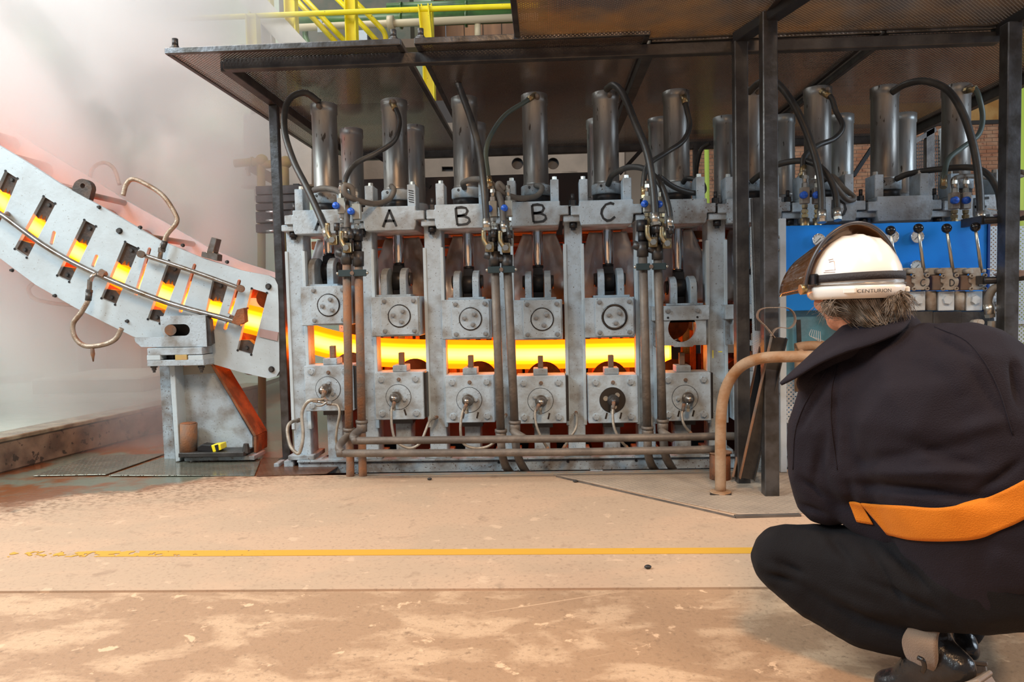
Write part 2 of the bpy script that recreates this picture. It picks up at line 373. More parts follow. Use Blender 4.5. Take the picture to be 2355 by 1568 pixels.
YE = 2.64; YP = 4.45; XP = -1.2
fl = struct(MB().box(-9, 6, -3, YE-.012, -.3, 0).build('floor', F1))
struct(MB().box(-9, 6, YE, YP, -.3, .004).build('floor', F2))
b = MB(); b.box(-9, XP-.35, YP, 20, -.3, .0); b.box(2.75, 9, YP, 20, -.3, 0); b.box(XP-.36, 2.8, 6.6, 20, -.3, 0); b.box(-9, 9, YE-.02, YE+.01, -.3, -.006)
struct(b.build('floor', F2))
struct(MB().box(XP-.4, 2.8, YP-.02, 6.7, -.42, -.36).build('floor', PITM))
b = MB(); b.box(XP-.02, 1.15, YP-.03, YP+.004, -.02, .010); struct(b.build('trim_1', mat('pit_edge_angle', (.25, .30, .31), .5, .3, (.33, .27, .2), 14, .5)))
b = MB(); b.box(XP+.1, 2.6, 6.3, 6.34, -.36, -.03); b.box(XP-.0, 1.2, 4.74, 4.80, -.36, -.24); struct(b.build('trim_2', PITM))
# yellow line painted on the slab, flaked at its left end
def linemat():
    m = bpy.data.materials.new('worn_yellow_line'); m.use_nodes = True; nt = m.node_tree; n = nt.nodes; L = nt.links; b = n['Principled BSDF']
    b.inputs['Base Color'].default_value = (.64, .34, .035, 1); b.inputs['Roughness'].default_value = .6
    tc = n.new('ShaderNodeTexCoord'); sx = n.new('ShaderNodeSeparateXYZ'); L.new(tc.outputs['Object'], sx.inputs[0])
    t = n.new('ShaderNodeTexNoise'); t.inputs['Scale'].default_value = 22; t.inputs['Detail'].default_value = 6; L.new(tc.outputs['Object'], t.inputs[0])
    a = n.new('ShaderNodeMapRange'); a.inputs[1].default_value = -2.35; a.inputs[2].default_value = -1.1; a.inputs[3].default_value = .56; a.inputs[4].default_value = .28; L.new(sx.outputs[0], a.inputs[0])
    g = n.new('ShaderNodeMath'); g.operation = 'GREATER_THAN'; L.new(t.outputs['Fac'], g.inputs[0]); L.new(a.outputs[0], g.inputs[1])
    tr = n.new('ShaderNodeBsdfTransparent'); mx = n.new('ShaderNodeMixShader'); L.new(g.outputs[0], mx.inputs[0]); L.new(tr.outputs[0], mx.inputs[1]); L.new(b.outputs[0], mx.inputs[2])
    L.new(mx.outputs[0], n['Material Output'].inputs[0]); return m
b = MB(); L0, L1 = G(20, 1277), G(2355, 1265)
b.prism([(L0.x, L0.y-.035, .0045), (L1.x, L1.y-.035, .0045), (L1.x, L1.y+.035, .0045), (L0.x, L0.y+.035, .0045)], (0, 0, .0012)); struct(b.build('trim_3', linemat()))
# floor plates
def fplate(pix, m, z=.004, th=.006, lab=None, stone=False):
    P = [G(*p) for p in pix]; c = sum(P, V((0,0,0)))/len(P); b = MB(); b.prism([(p.x, p.y, z) for p in P], (0, 0, th))
    return b.build('cover_plate', m, fl, bev=.002, label=lab)
fplate([(75, 1097), (243, 1094), (380, 1046), (215, 1050)], CHK, lab='wet raised-pattern steel plate')
fplate([(250, 1096), (585, 1097), (600, 1058), (392, 1049)], CHK, lab='wet steel plate in front of the support')
fplate([(590, 1098), (752, 1092), (812, 1055), (604, 1055)], CHKR, lab='rusty brown steel plate')
fplate([(1272, 1094), (1700, 1186), (1990, 1180), (1990, 1090), (1640, 1088)], CHKD, lab='dusty raised-pattern steel plate')
b = MB(); b.bar(G(1690, 1188, .008), G(1840, 1184, .008), .03, .012); b.bar(G(1280, 1096, .006), G(1692, 1190, .006), .012, .010); b.build('edge_strip', DUSTPIPE, fl)
for p in ((988, 1101), (1323, 1106), (1490, 1303), (692, 1068)):
    q = G(*p, .012); o = MB().sphere(q, .011, (1.3, 1, .7), 8).build('debris', DARK, None)
    tag(o, {988: 'small dark scrap lying on the slab before the pit edge', 1323: 'small dark crumb lying beside the dusty plate joint', 1490: 'tiny dark pellet lying near the yellow floor line', 692: 'small metal plug lying on the brown plate below the hose'}[p[0]], 'debris')
# low trough wall at the left
kw = mat('trough_concrete', (.22, .16, .11), .6, 0, (.10, .07, .05), 7, .5, .6, 25, (.05, .04, .03), 20, .6)
b = MB(); A, B = G(0, 1090), G(345, 1000); d = (B-A).normalized(); A = A-d*1.0; B = A+d*4.2; B.z = 0; A.z = 0
nn = V((-d.y, d.x, 0))*.22
b.prism([A, B, B+nn, A+nn], (0, 0, .205)); struct(b.build('trim_4', kw, bev=.012))
b = MB(); b.prism([A-nn*.06+V((0,0,.205)), B-nn*.06+V((0,0,.205)), B+nn*1.05+V((0,0,.205)), A+nn*1.05+V((0,0,.205))], (0, 0, .03))
struct(b.build('trim_5', mat('wet_coping', (.30, .27, .19), .15, 0, (.16, .12, .08), 8, .5, .3, 30), bev=.006))
# pool water behind the trough wall
b = MB(); b.prism([A+nn*1.05+V((0,0,.18)), B+nn*1.05+V((0,0,.18)), B+V((-.4,3.5,.18)), A+V((-5,3.5,.18))], (0,0,-.05))
wt = mat('pale_water', (.42, .50, .44), .12, 0, (.5, .56, .5), 3, .5, .35, 9); struct(b.build('trim_6', wt))
# back walls
WALLL = mat('pale_green_wall', (.62, .72, .58), .8, 0, (.50, .58, .44), 1.2, .5)
struct(MB().box(-16, -1.8, 12.5, 12.8, -.3, 9).build('wall_back', WALLL))
MORT = mat('mortar', (.42, .36, .29), .9)
wb = struct(MB().box(-1.8, 15, 16.0, 16.3, -.3, 10).build('wall_far', MORT))
BRICK = mat('brick', (.50, .22, .12), .85, 0, (.62, .36, .22), 3.5, .5, .3, 30, (.36, .15, .09), 9, .62)
b = MB()
for r in range(int(5.6/.078)):
    z = 1.0+r*.078; x = 2.2+(r%2)*.115
    while x < 13.5:
        k = random.uniform(0, .012); b.box(x, x+.218, 15.975+k, 16.0, z, z+.066); x += .23
o = b.build('brick', BRICK, wb); o['kind'] = 'stuff'
bw = MB(); bw.box(2.2, 13.5, 15.94, 15.98, 4.55, 4.95); bw.build('timber_band', mat('varnished_band', (.50, .24, .06), .35, 0, (.62, .36, .12), 4, .5), wb)
struct(MB().box(2.2, 13.5, 15.93, 15.99, 4.47, 4.55).build('trim_7', mat('dark_band', (.05, .045, .04), .6)))
brd = mat('brown_boards', (.17, .085, .045), .7, 0, (.34, .17, .08), 3, .5, .2, 20, streak=True)
wm = thing('timber_screen', (-1.0, 13.0, 3.5), 'rust brown vertical board screen behind the green pipes at the top', 'screen')
x = -3.9
while x < 1.2:
    MB().box(x, x+.31, 13.0, 13.05, 3.9, 7.5).build('board', brd, wm, bev=.006); x += .325
# ---- behind the machine
g = thing('shade_backing', (0, 6.35, 0), 'added dark backing sheets standing in for the shade behind the straightener', 'guard')  # dark sheets added to give the gaps behind the machine their shade
for k in range(5): MB().box(-1.72+k*.55, -1.18+k*.55, 6.35, 6.36, -.3, 1.46).build('panel', DARK, g)
MB().box(-1.9, .38, 6.34, 6.37, 1.46, 2.12).build('upper_panel', mat('shade_panel', (.03, .028, .027), .6), g)  # near-black colour stands in for shade above the crossheads
for k in range(6): MB().box(-2.15+.5*k, -2.1+.5*k, 6.33, 6.38, -.3, 2.1).build('stud', BLACK, g)
# ------------------------------------------------------------ straightening machine
def XB(i): return -1.395+.4475*i       # bearing boxes
def XY(i): return (-1.452,-.980,-.510,-.047,.418,.877,1.36,1.785,2.21,2.66)[i]         # cylinders
def XH(i): return -1.415+.450*i        # crossheads
def XU(k): return -1.600+.4455*k       # uprights between the heads
LETS = {0:'A', 1:'A', 2:'B', 3:'B', 4:'C', 7:'D', 9:'E'}
ORD = ['first', 'second', 'third', 'fourth', 'fifth', 'sixth', 'seventh', 'eighth', 'ninth', 'tenth']
base = thing('machine_bed', (0, 4.7, 0), 'grey painted base beam carrying all the roll stands, over the pit', 'base')
b = MB(); b.box(-1.62, 2.75, 4.66, 4.76, -.035, .045); b.build('front_beam', PAINT2, base, bev=.004)
b = MB(); b.box(-1.62, 2.75, 5.75, 5.95, -.06, .08); b.build('rear_beam', PAINT2, base, bev=.004)
b = MB(); b.box(-1.62, 2.75, 4.64, 4.76, .045, .055); b.build('flange', PAINT2, base)
for x in (.30, 1.9): MB().box(x-.04, x+.04, 4.655, 4.74, -.36, -.035).build('foot', PAINT, base, bev=.003)
for x in (-.95, .05): MB().box(x-.012, x+.012, 4.68, 4.72, -.36, -.035).build('foot', BLACK, base)
for k in range(9): MB().box(XU(k)+.12, XU(k)+.32, 4.80, 5.9, -.05, .02).build('cross_member', BLACK, base)
HOLEY = MB()
for x in (-.32, .12, .55): inst('bolt_hole', 'bh', lambda b: b.cyl((0,0,0),(0,-.002,0), .009, seg=12), BLACK, (x, 4.659, .025), base)

UPK = list(range(0, 10))
for k in UPK:
    x = XU(k)
    nm = 'pale grey upright post, ' + (['at its left end beside the dark canopy post', 'between the two heads marked A', 'between the heads marked A and B', 'between the two heads marked B, behind a pair of riser pipes', 'between the heads marked B and C', 'right of the head marked C, behind riser pipes', 'with faint yellow chalk marks, right of the sixth head', 'just left of the dark canopy post by the control stand', 'behind the blue panel, left of head D', 'behind the blue panel, right of head D'][k])
    t = thing('upright_post', (x, 4.75, 0), nm, 'post', 'upright posts of the straightener')
    MB().box(x-.055, x+.055, 4.70, 4.86, .045, 1.535).build('column', PAINT, t, bev=.004)
    for s in (-1, 1): MB().box(x+s*.055-.010, x+s*.055+.010, 4.692, 4.74, .25, 1.40).build('wear_strip', WPAINT, t, bev=.002)
    MB().box(x-.062, x+.062, 4.64, 4.88, 1.535, 1.575).build('clamp_block', PAINT, t, bev=.004)
    MB().box(x-.085, x+.085, 4.66, 4.9, .055, .085).build('foot_plate', PAINT2, t, bev=.003)
    inst('clamp_bolt', 'cbolt', lambda b: (b.cyl((0,0,0),(0,0,-.035), .024, seg=12), b.hexb((0,0,-.02),(0,0,-1), .017, .03)), BLACK, (x, 4.68, 1.535), t)
    inst('stud', 'stud', lambda b: (b.cyl((0,0,0),(0,0,.012), .042, seg=16), b.hexb((0,0,.01),(0,0,1), .024, .035), b.cyl((0,0,.04),(0,0,.085), .011, seg=10)), DARK, (x, 4.72, 1.632), t)
    if k == 6: strokes('chalk_mark', [[(x-.028, 4.6995, .66), (x-.028, 4.6995, .71)], [(x+.005, 4.6995, .70), (x+.03, 4.6995, .70)]], .006, YCHALK, t)
# rear uprights
for k in range(10):
    x = XU(k)+.01; o = MB().box(x-.05, x+.05, 5.78, 5.92, .05, 1.6).build('rear_post', PAINT2, None, bev=.004)
    tag(o, 'soot-stained rear post behind the strand, %s from the left' % ORD[k], 'post', 'rear posts of the straightener')
ROD = [583, 605, 613, 610, 607, 620, 620, 620, 620, 620]
UBOT = [748, 773, 780, 781, 776, 785, 785, 785, 785, 785]
LBOT = [945, 965, 972, 974, 973, 968, 966, 964, 962, 960]
BXPX = [757, 918, 1077, 1242, 1405, 1567, 1726, 1885, 2043, 2200]
def upper(i):
    ch = LETS.get(i); xh, xc, xb = XH(i), XY(i), XB(i)
    lab = '%s press head from the left' % ORD[i] + (', crosshead lettered %s' % ch if ch else ', crosshead without a letter')
    lab += {0: ' by the smoke', 5: ', open round bore below', 6: ', half behind the dark post', 8: ' above the blue panel'}.get(i, '')
    t = thing('press_head', (xh, 4.7, 1.51), lab, 'press', 'press heads in a row')
    y0 = 4.62
    # crosshead with chamfered foot and stepped ears
    pr = [(xh-.165, 1.545), (xh-.155, 1.512), (xh+.155, 1.512), (xh+.165, 1.545), (xh+.165, 1.575), (xh+.218, 1.575), (xh+.218, 1.632), (xh+.165, 1.632), (xh+.165, 1.662), (xh-.165, 1.662), (xh-.165, 1.632), (xh-.218, 1.632), (xh-.218, 1.575), (xh-.165, 1.575)]
    cr = MB().prism([(a, y0, c) for a, c in pr], (0, .36, 0)).build('crosshead', PAINT if i < 5 or i > 6 else PAINT2, t, bev=.004)  # sixth and seventh crossheads take the darker grey as painted shade
    MB().box(xh-.15, xh+.15, 5.0, 5.9, 1.52, 1.655).build('crosshead_beam', PAINT2, t, bev=.004)
    if ch: letter(ch, {0:-1.395, 1:-.965, 2:-.505, 3:-.03, 4:.395, 7:XH(7)+.06, 9:XH(9)+.005}[i], y0-.0005, 1.588, .085 if ch != 'E' else .10, .108, .015, INK, cr)
    for s in (-1, 1):
        lg = MB().box(xh+s*.135-.026, xh+s*.135+.026, 4.66, 4.80, 1.662, 1.80).build('lug', PAINT, t, bev=.003)
        inst('lug_bolt', 'lugb', lambda b: (b.cyl((0,0,0),(0,0,.006), .022, seg=12), b.hexb((0,0,.005),(0,0,1), .017, .02)), ZINC, (xh+s*.135, 4.72, 1.80), lg)
    if i == 1: strokes('scratch', [[(xh+.118, 4.659, 1.69+k*.014), (xh+.15, 4.659, 1.683+k*.014)] for k in range(6)], .005, INK, t)
    # cylinders front and rear
    for yy, zt in ((4.95, 2.40), (5.65, 2.395)):
        cb = MB(); cb.lathe((xc, yy, 1.79), (0,0,1), [(0, 0), (0, .086), (.03, .086), (.034, .083), (zt-1.86, .083), (zt-1.855, .088), (zt-1.795, .088), (zt-1.79, .08), (zt-1.79, 0)], 32)
        c_ = cb.build('cylinder_barrel', CYL, t)
        MB().lathe((xc, yy, 1.735), (0,0,1), [(0, 0), (0, .094), (.008, .101), (.062, .101), (.07, .094), (.07, 0)], 32).build('cylinder_collar', PAINT2 if i not in (1, 2) else PAINT, t)
        MB().lathe((xc, yy, 1.662), (0,0,1), [(0, 0), (0, .092), (.02, .098), (.05, .092), (.075, .094), (.075, 0)], 28).build('gland_ring', BLACK, t)
        if yy < 5:
            MB().ring((xc-.045, 4.858, 1.785), (0,-1,0), .004, .008, .004, 12).build('port_mark', INK, t)
            inst('port_fitting', 'portf', lambda b: (b.cyl((0,.03,0),(0,-.03,0), .017, seg=10), b.sphere((0,-.03,0), .017, seg=8)), BRASS if i % 2 else DUSTPIPE, (xc+(.02 if i else .0), 4.86, 2.36), t)
    zr = W(xc*0+1177, ROD[i]+8*0, 4.95).z + {0:-.0}.get(i, 0) + .0
    zr = W(755+160*i, ROD[i], 4.91).z
    rod = MB().lathe((xc, 4.95, zr), (0,0,1), [(0, 0), (0, .034), (.006, .038), (1.53-zr, .038)], 24).build('piston_rod', CHROME, t)
    zu = W(BXPX[i], UBOT[i], 4.62).z; zt = zu+.25
    if i > 4: zt = W(1567, 703, 4.62).z
    # rod eye and fork
    e = MB(); e.cyl((xc, 4.95, zr-.02), (xc, 4.95, zr+.002), .036, seg=20); e.prism([(xc-.03, 4.90, zr-.015), (xc+.03, 4.90, zr-.015), (xc+.034, 4.90, zr-.07), (xc-.034, 4.90, zr-.07)], (0, .09, 0))
    e.cyl((xc-.034, 4.93, zr-.12), (xc+.034, 4.93, zr-.12), .066, seg=26); e.box(xc-.034, xc+.034, 4.9, 4.96, zt-.01, zr-.12); e.build('rod_eye', BLACK, t, bev=.002)
    for s in (-1, 1):
        zc = zt+.115
        arc = [(4.74+.12+.12*math.cos(a), zc+.075*math.sin(a)) for a in [pi*q/8 for q in range(9)]]
        pts = [(xc+s*.062-.021, yy, z) for yy, z in [(4.98, zt+.012)]+arc+[(4.74, zt+.012)]]
        f = MB().prism(pts, (.042, 0, 0)).build('fork_cheek', PAINT, t, bev=.003)
        MB().cyl((xc+s*.083, 4.86, zc), (xc+s*.102, 4.86, zc), .046, .043, 22).build('pin_cap', DARK, f)
    MB().box(xc-.115, xc+.115, 4.72, 5.0, zt, zt+.014).build('fork_base', PAINT, t, bev=.002)
    if i <= 4:
        bx = MB().box(xb-.155, xb+.155, y0, 4.90, zu, zt).build('bearing_box', PAINT, t, bev=.005)
        cx, cz = xb+.028, zu+.128
        cp = MB().prism([(cx+a, y0-.014, cz+c) for a, c in [(-.108,-.118),(-.118,-.108),(-.118,.112),(-.108,.12),(.108,.12),(.118,.112),(.118,-.108),(.108,-.118)]], (0, .015, 0)).build('cover_plate', PAINT, t, bev=.002)
        disc = MB().cyl((cx, y0-.014, cz), (cx, y0-.020, cz), .066, seg=32).build('round_cap', PAINT, cp)
        MB().ring((cx, y0-.013, cz), (0,-1,0), .066, .073 if i < 4 else .080, .004 if i < 4 else .007).build('seal_groove', GREASE_SHADE, cp)
        for a in (-1, 1):
            for c in (-1, 1): bolt((cx+a*.092, y0-.015, cz+c*.094), t, .0125)
        a0 = [1.2, .9, .9, .8, -1.4][i]
        for q in range(3): bolt((cx+.038*math.cos(a0+q*2.09), y0-.02, cz+.038*math.sin(a0+q*2.09)), t, .0125)
    else:
        # open chock: cross plate and lower plate with a big round bore
        MB().box(xb-.185, xb+.165, y0-.01, y0+.10, zt-.09, zt).build('cross_plate', PAINT, t, bev=.003)
        for a in (-1, 1): bolt((xb+a*.09, y0-.01, zt-.03), t, .014)
        for a in (-1, 1): inst('tapped_hole', 'th', lambda b: b.cyl((0,0,0),(0,-.002,0), .007, seg=10), BLACK, (xb+a*.09, y0-.0105, zt-.072), t)
        out = [(-.14, -.155), (-.06, -.155), (-.05, -.165), (.06, -.165), (.07, -.155), (.145, -.155), (.145, -.0), (-.14, -.0)]
        plate2d('chock_plate', out, [circ(0, -.05, .088)], .06, ((xb, y0+.06, zt-.09), (1,0,0), (0,0,1), (0,-1,0)), PAINT, t)
        for s in (-1, 1): MB().box(xb+s*.15-.02, xb+s*.15+.02, y0+.06, 4.95, zt-.25, zt-.09).build('side_cheek', PAINT2, t)
        MB().box(xb-.03, xb+.03, 4.86, 4.94, zu-.13, zu-.01).build('screw_block', GREASE_SHADE, t)
    # upper roll
    zroll = zu+.11
    MB().lathe((xb, 5.0, zroll), (0,1,0), [(0,0),(0,.05),(.06,.05),(.06,.125),(.09,.125),(.12,.105),(.42,.105),(.45,.125),(.48,.125),(.48,.05),(.56,.05),(.56,0)], 28).build('upper_roll', RUSTO, t)
    MB().box(xb-.14, xb+.14, 5.62, 5.85, zu, zu+.25).build('rear_box', PAINT2, t, bev=.004)
    return t
DZ = [-.012,-.004,-.003,0,-.004,-.012,-.018,-.024,-.032,-.040]
for i in range(10):
    t = upper(i)
    for c in t.children:
        if c.name.split('.')[0] in ('crosshead', 'crosshead_beam', 'lug', 'cylinder_barrel', 'cylinder_collar', 'gland_ring', 'port_mark', 'port_fitting'): c.location.z += DZ[i]
for k in UPK:
    dz = (DZ[max(0, k-1)]+DZ[min(9, k)])/2
    for c in bpy.data.objects['upright_post'+('.%03d' % k if k else '')].children:
        if c.name.split('.')[0] in ('clamp_block', 'clamp_bolt', 'stud'): c.location.z += dz
def lower(i):
    xb = XB(i)+.012; y0 = 4.60; z0 = W(BXPX[i], LBOT[i], y0).z; z1 = z0+(.30 if i else .29)
    lab = '%s lower bearing box from the left under the strand' % ORD[i] + {0: ', with looping braided hoses', 4: ', with a blackened round cover', 5: ', beneath the open bore'}.get(i, ', with a plain round cover' if i < 6 else ', mostly hidden')
    t = thing('lower_bearing_box', (xb, 4.7, 0), lab, 'bearing', 'lower bearing boxes in a row')
    MB().box(xb-.155, xb+.155, y0, 4.80, z0, z1).build('housing', PAINT, t, bev=.004)
    if i in (0, 1, 3, 5): MB().box(xb+.158, xb+.172, y0+.02, 4.9, z0+.01, z1-.005).build('side_shim', DARK, t)
    for a in (-1, 1):
        for c in (-1, 1): bolt((xb+a*.108, y0, (z0+z1)/2+c*.108), t, .020, PAINT)
    cz = (z0+z1)/2-.005+.0; cx = xb-.005
    MB().cyl((cx, y0+.004, cz), (cx, y0-.004, cz), .078, seg=36).build('round_cover', PAINT if i != 4 else GREASE_SHADE, t)
    MB().ring((cx, y0+.001, cz), (0,-1,0), .078, .081, .003, 36).build('cover_groove', INK, t)
    for q in range(3):
        a = 1.4+q*2.1+(i*.37); bolt((cx+.043*math.cos(a), y0-.004, cz+.043*math.sin(a)), t, .0125, PAINT if i != 4 else ZINC)
    bolt((xb, y0, z1-.045), t, .010, RUST)
    kx = cx+[-.012, -.014, -.006, .004, .004, .016][i] if i < 6 else cx
    c = MB(); c.lathe((kx, y0, cz), (0,-1,0), [(0,0),(0,.035),(.012,.038),(.03,.036),(.034,.026),(.05,.026),(.055,.030),(.075,.028),(.08,.018),(.092,.016),(.092,0)], 20)
    c.build('rotary_coupling', STEEL if i != 4 else DARK, t)
    MB().cyl((kx-.004, y0-.05, cz-.01), (kx-.008, y0-.05, cz-.068), .014, .012, 12).hexb((kx-.008, y0-.05, cz-.06), (0,0,-1), .015, .018).build('coupling_nipple', ZINC, t)
    for s in (-1, 1):
        if i: MB().bar((cx+s*.045, y0-.001, z0+.028), (cx+s*.045+.010*(1 if i != 1 else -1), y0-.001, z0+.066), .010, .003, (0,1,0)).build('drain_slot', GREASE_SHADE, t)
    pad = MB().box(xb-.047, xb+.043, y0+.05, 4.78, z1, z1+.040).build('top_pad', PAINT, t, bev=.003)
    MB().box(xb-.018, xb+.016, y0+.10, y0+.14, z1+.04, z1+.118).build('peg', RUST, pad, bev=.003)
    MB().box(xb-.05, xb+.05, 4.70, 4.86, .05, z0).build('pedestal', PAINT2, t, bev=.004)
    MB().box(xb-.06, xb+.07, 4.66, 4.9, z0-.035, z0-.002).build('pedestal_cap', DARK, t)
    zr = z1-.075
    MB().lathe((xb+.02, 5.02, zr), (0,1,0), [(0,0),(0,.05),(.04,.05),(.04,.125),(.06,.125),(.08,.10),(.48,.10),(.50,.125),(.52,.125),(.52,.05),(.58,.05),(.58,0)], 30).build('lower_roll', RUSTO, t)
    MB().box(xb-.15, xb+.15, 5.62, 5.85, z0, z1).build('rear_housing', RUSTO if i < 6 else PAINT2, t, bev=.004)
    return z1
ZL = [lower(i) for i in range(10)]
# heat shields: crumpled reflective sheets hung behind each rod
for i in range(10):
    x = XY(i)*1.0+.01; wv = .185; z0, z1 = 1.02, 1.50
    bm = bmesh.new(); N = 22; M_ = 26; g = []
    for a in range(N+1):
        row = []
        for c in range(M_+1):
            u = a/N*2-1; v = c/M_; hw = wv*(1.0 if v < .62 else 1-(v-.62)*(.95+.25*math.sin(i*3)))
            p = V((x+u*hw, 5.06+.02*math.cos(u*2.3), z0+v*(z1-z0)))
            p.y += .022*noise.noise(V((u*1.9+i*7, v*3.1, i)))+.010*noise.noise(V((u*6+i, v*8, i*2)))
            row.append(bm.verts.new(p))
        g.append(row)
    for a in range(N):
        for c in range(M_): f = bm.faces.new((g[a][c], g[a+1][c], g[a+1][c+1], g[a][c+1])); f.smooth = True
    me = bpy.data.meshes.new('heat_shield'); bm.to_mesh(me); bm.free(); o = link('heat_shield', me, SHIELD)
    md = o.modifiers.new('s', 'SOLIDIFY'); md.thickness = .002
    tag(o, '%s crumpled metal heat shield from the left, hung behind a piston rod' % ORD[i], 'shield', 'heat shields behind the rods')
# inner red-lit beams above the strand
for k, (yy, zz) in enumerate(((5.1, 1.44), (5.55, 1.40))):
    o = MB().box(-1.62, 2.6, yy, yy+.05, zz, zz+.055).build('cooling_beam', RUSTO, None, bev=.004)
    tag(o, ['front', 'rear'][k]+' rust-red beam running above the strand under the crossheads', 'beam')
o = MB().box(-1.6, 2.6, 5.62, 5.64, -.02, .62).build('inner_splash_plate', mat('dark_red_rust', (.09, .03, .018), .8, 0, (.05, .03, .02), 8, .5)); tag(o, 'red-lit splash plate standing behind the lower rolls', 'plate')
x = -1.58
while x < 1.9:
    MB().box(x, x+random.choice((.03, .045, .06)), 5.60, 5.618, .25, .80).build('slat', RUSTO, o, bev=.002); x += .083
# ------------------------------------------------------------ the glowing strand
SP = [(-560, 35), (-420, 155), (-260, 277), (-120, 372), (0, 450), (93, 524), (187, 580), (295, 638), (393, 682), (500, 716), (605, 742), (670, 762), (740, 786), (830, 805), (920, 812), (1080, 815), (1240, 815), (1400, 812), (1546, 810)]
P = catmull([W(x, y, 5.3) for x, y in SP], 5)
bm = bmesh.new(); R = []; hl = bm.verts.layers.float.new('temper'); S = 28; rad = .104
for i, p in enumerate(P):
    d = (P[min(i+1, len(P)-1)]-P[max(i-1, 0)]).normalized(); w = V((0,1,0)); u = d.cross(w).normalized()
    row = []
    for k in range(S):
        a = 2*pi*k/S; v = bm.verts.new(p+(w*math.cos(a)+u*math.sin(a))*rad)
        v[hl] = max(0, min(1, 1.0-abs(math.sin(a)*(1 if u.z > 0 else -1)-.06)**1.7*1.18))
        row.append(v)
    R.append(row)
for A, B in zip(R, R[1:]):
    for k in range(S): f = bm.faces.new((A[k], A[(k+1)%S], B[(k+1)%S], B[k])); f.smooth = True
bm.faces.new(R[0][::-1]); bm.faces.new(R[-1])
me = bpy.data.meshes.new('steel_strand'); bm.to_mesh(me); bm.free()
tag(link('steel_strand', me, HOT), 'glowing yellow-hot cast steel strand running through guide and straightener', 'steel bar')
# ------------------------------------------------------------ curved strand guide at the left
YG = 4.95
OUTL = [(-560, -60), (-420, 55), (-250, 175), (-90, 280), (0, 333), (72, 376), (145, 424), (260, 488), (370, 552), (460, 590), (560, 622), (622, 634), (636, 641), (643, 655), (645, 700), (647, 852), (640, 864), (622, 869), (560, 855), (495, 836), (430, 812), (310, 772), (180, 707), (90, 655), (20, 603), (-90, 520), (-250, 398), (-420, 262), (-620, 95)]
SL = [[(-150,262),(-122,282),(-172,395),(-204,374)], [(-62,330),(-34,350),(-84,464),(-116,442)], [(20,394),(50,413),(2,528),(-32,508)], [(107,452),(136,470),(71,594),(41,572)], [(200,506),(229,522),(168,649),(138,633)], [(293,556),(326,572),(273,701),(239,685)],
      [(393,599),(425,613),(375,744),(345,733)], [(495,640),(530,651),(492,780),(466,772)], [(582,663),(620,674),(584,815),(550,804)]]
NS = [((350,574),(319,676)), ((453,611),(421,715)), ((555,647),(523,754)), ((132,536),(126,560)), ((229,590),(221,611))]
def xz(p, Y=YG): q = W(p[0], p[1], Y); return (q.x, q.z)
def nslot(a, b, r=.0125):
    a, b = V(xz(a)), V(xz(b)); d = (b-a).normalized(); n_ = V((-d.y, d.x)); ang = math.atan2(n_.y, n_.x); out = []
    for c, s in ((a, 0), (b, pi)):
        for k in range(7):
            t = ang+s+ -0 + pi*k/6
            out.append((c.x+r*math.cos(t), c.y+r*math.sin(t)))
    return out
gd = thing('strand_guide', W(300, 900, 5.3), 'curved pale grey strand guide segment with glowing slots, rising into the steam', 'guide')
plate2d('side_plate', [xz(p) for p in OUTL], [[xz(p) for p in s] for s in SL]+[nslot(*q) for q in NS], .035, ((0, YG, 0), (1,0,0), (0,0,1), (0,-1,0)), WPAINT, gd)
O2 = [(x, z) for x, z in [xz(p) for p in OUTL]]
plate2d('side_plate', O2, [], .035, ((0, 5.69, 0), (1,0,0), (0,0,1), (0,-1,0)), WPAINT, gd)
CHOCK = mat('scorched_steel', (.055, .045, .04), .6, .3, (.13, .08, .055), 12, .55, .3, 60)
for s in SL:
    a, b_, c, d = [V(xz(p)) for p in s]
    def q(u, v): return a.lerp(b_, u).lerp(d.lerp(c, u), v)
    top = [q(0,-.02), q(1,-.02), q(1,.36), q(.72,.355), q(.60,.27), q(.5,.36), q(.34,.28), q(.22,.38), q(0,.36)]
    if s is not SL[-1]: MB().prism([(p.x, YG-.004, p.y) for p in top], (0, .06, 0)).build('upper_chock', CHOCK, gd)
    bot = [q(0,.84), q(.5,.80), q(1,.86), q(1,1.01), q(0,1.01)]
    MB().prism([(p.x, YG-.006, p.y) for p in bot], (0, .06, 0)).build('lower_chock', CHOCK, gd)
    for u, v in ((.05,.0), (.96,.0), (.05,1.0), (.96,1.0)):
        p = q(u, v); inst('corner_hole', 'ch', lambda b: b.cyl((0,0,0),(0,-.003,0), .008, seg=12), BLACK, (p.x, YG-.0352, p.y), gd)
    p = q(.5, .93); bolt((p.x, YG-.006, p.y), gd, .012, DARK)
    p = q(.5, .09)
    if s is not SL[-1]: bolt((p.x, YG-.004, p.y), gd, .012, DARK)
    for v in (1.18, .12):      # rolls above and below the strand
        p = q(.5, v); MB().cyl((p.x, YG+.12, p.y), (p.x, 5.64, p.y), .095 if v > .5 else .07, seg=24).build('guide_roll', RUSTO, gd)
for p in ((282, 532), (622, 659), (629, 848), (236, 478), (330, 524), (427, 565), (300, 738), (37, 622), (135, 680), (528, 603)):
    x, z = xz(p); bolt((x, YG-.036, z), gd, .017 if p in ((282,532),(622,659),(629,848)) else .010, DARK, .016)
# lifting lug
lx = [W(x, y, YG-.02) for x, y in ([(158,464)]+[(189+22*math.cos(a), 433-22*math.sin(a)) for a in [2.9-k*.33 for k in range(10)]]+[(199,480)])]
O_, = [W(190, 427, YG-.02)]
plate2d('lifting_lug', [(p.x, p.z) for p in lx], [circ(O_.x, O_.z, .017, 14)], .05, ((0, YG+.03, 0), (1,0,0), (0,0,1), (0,-1,0)), CHOCK, gd)
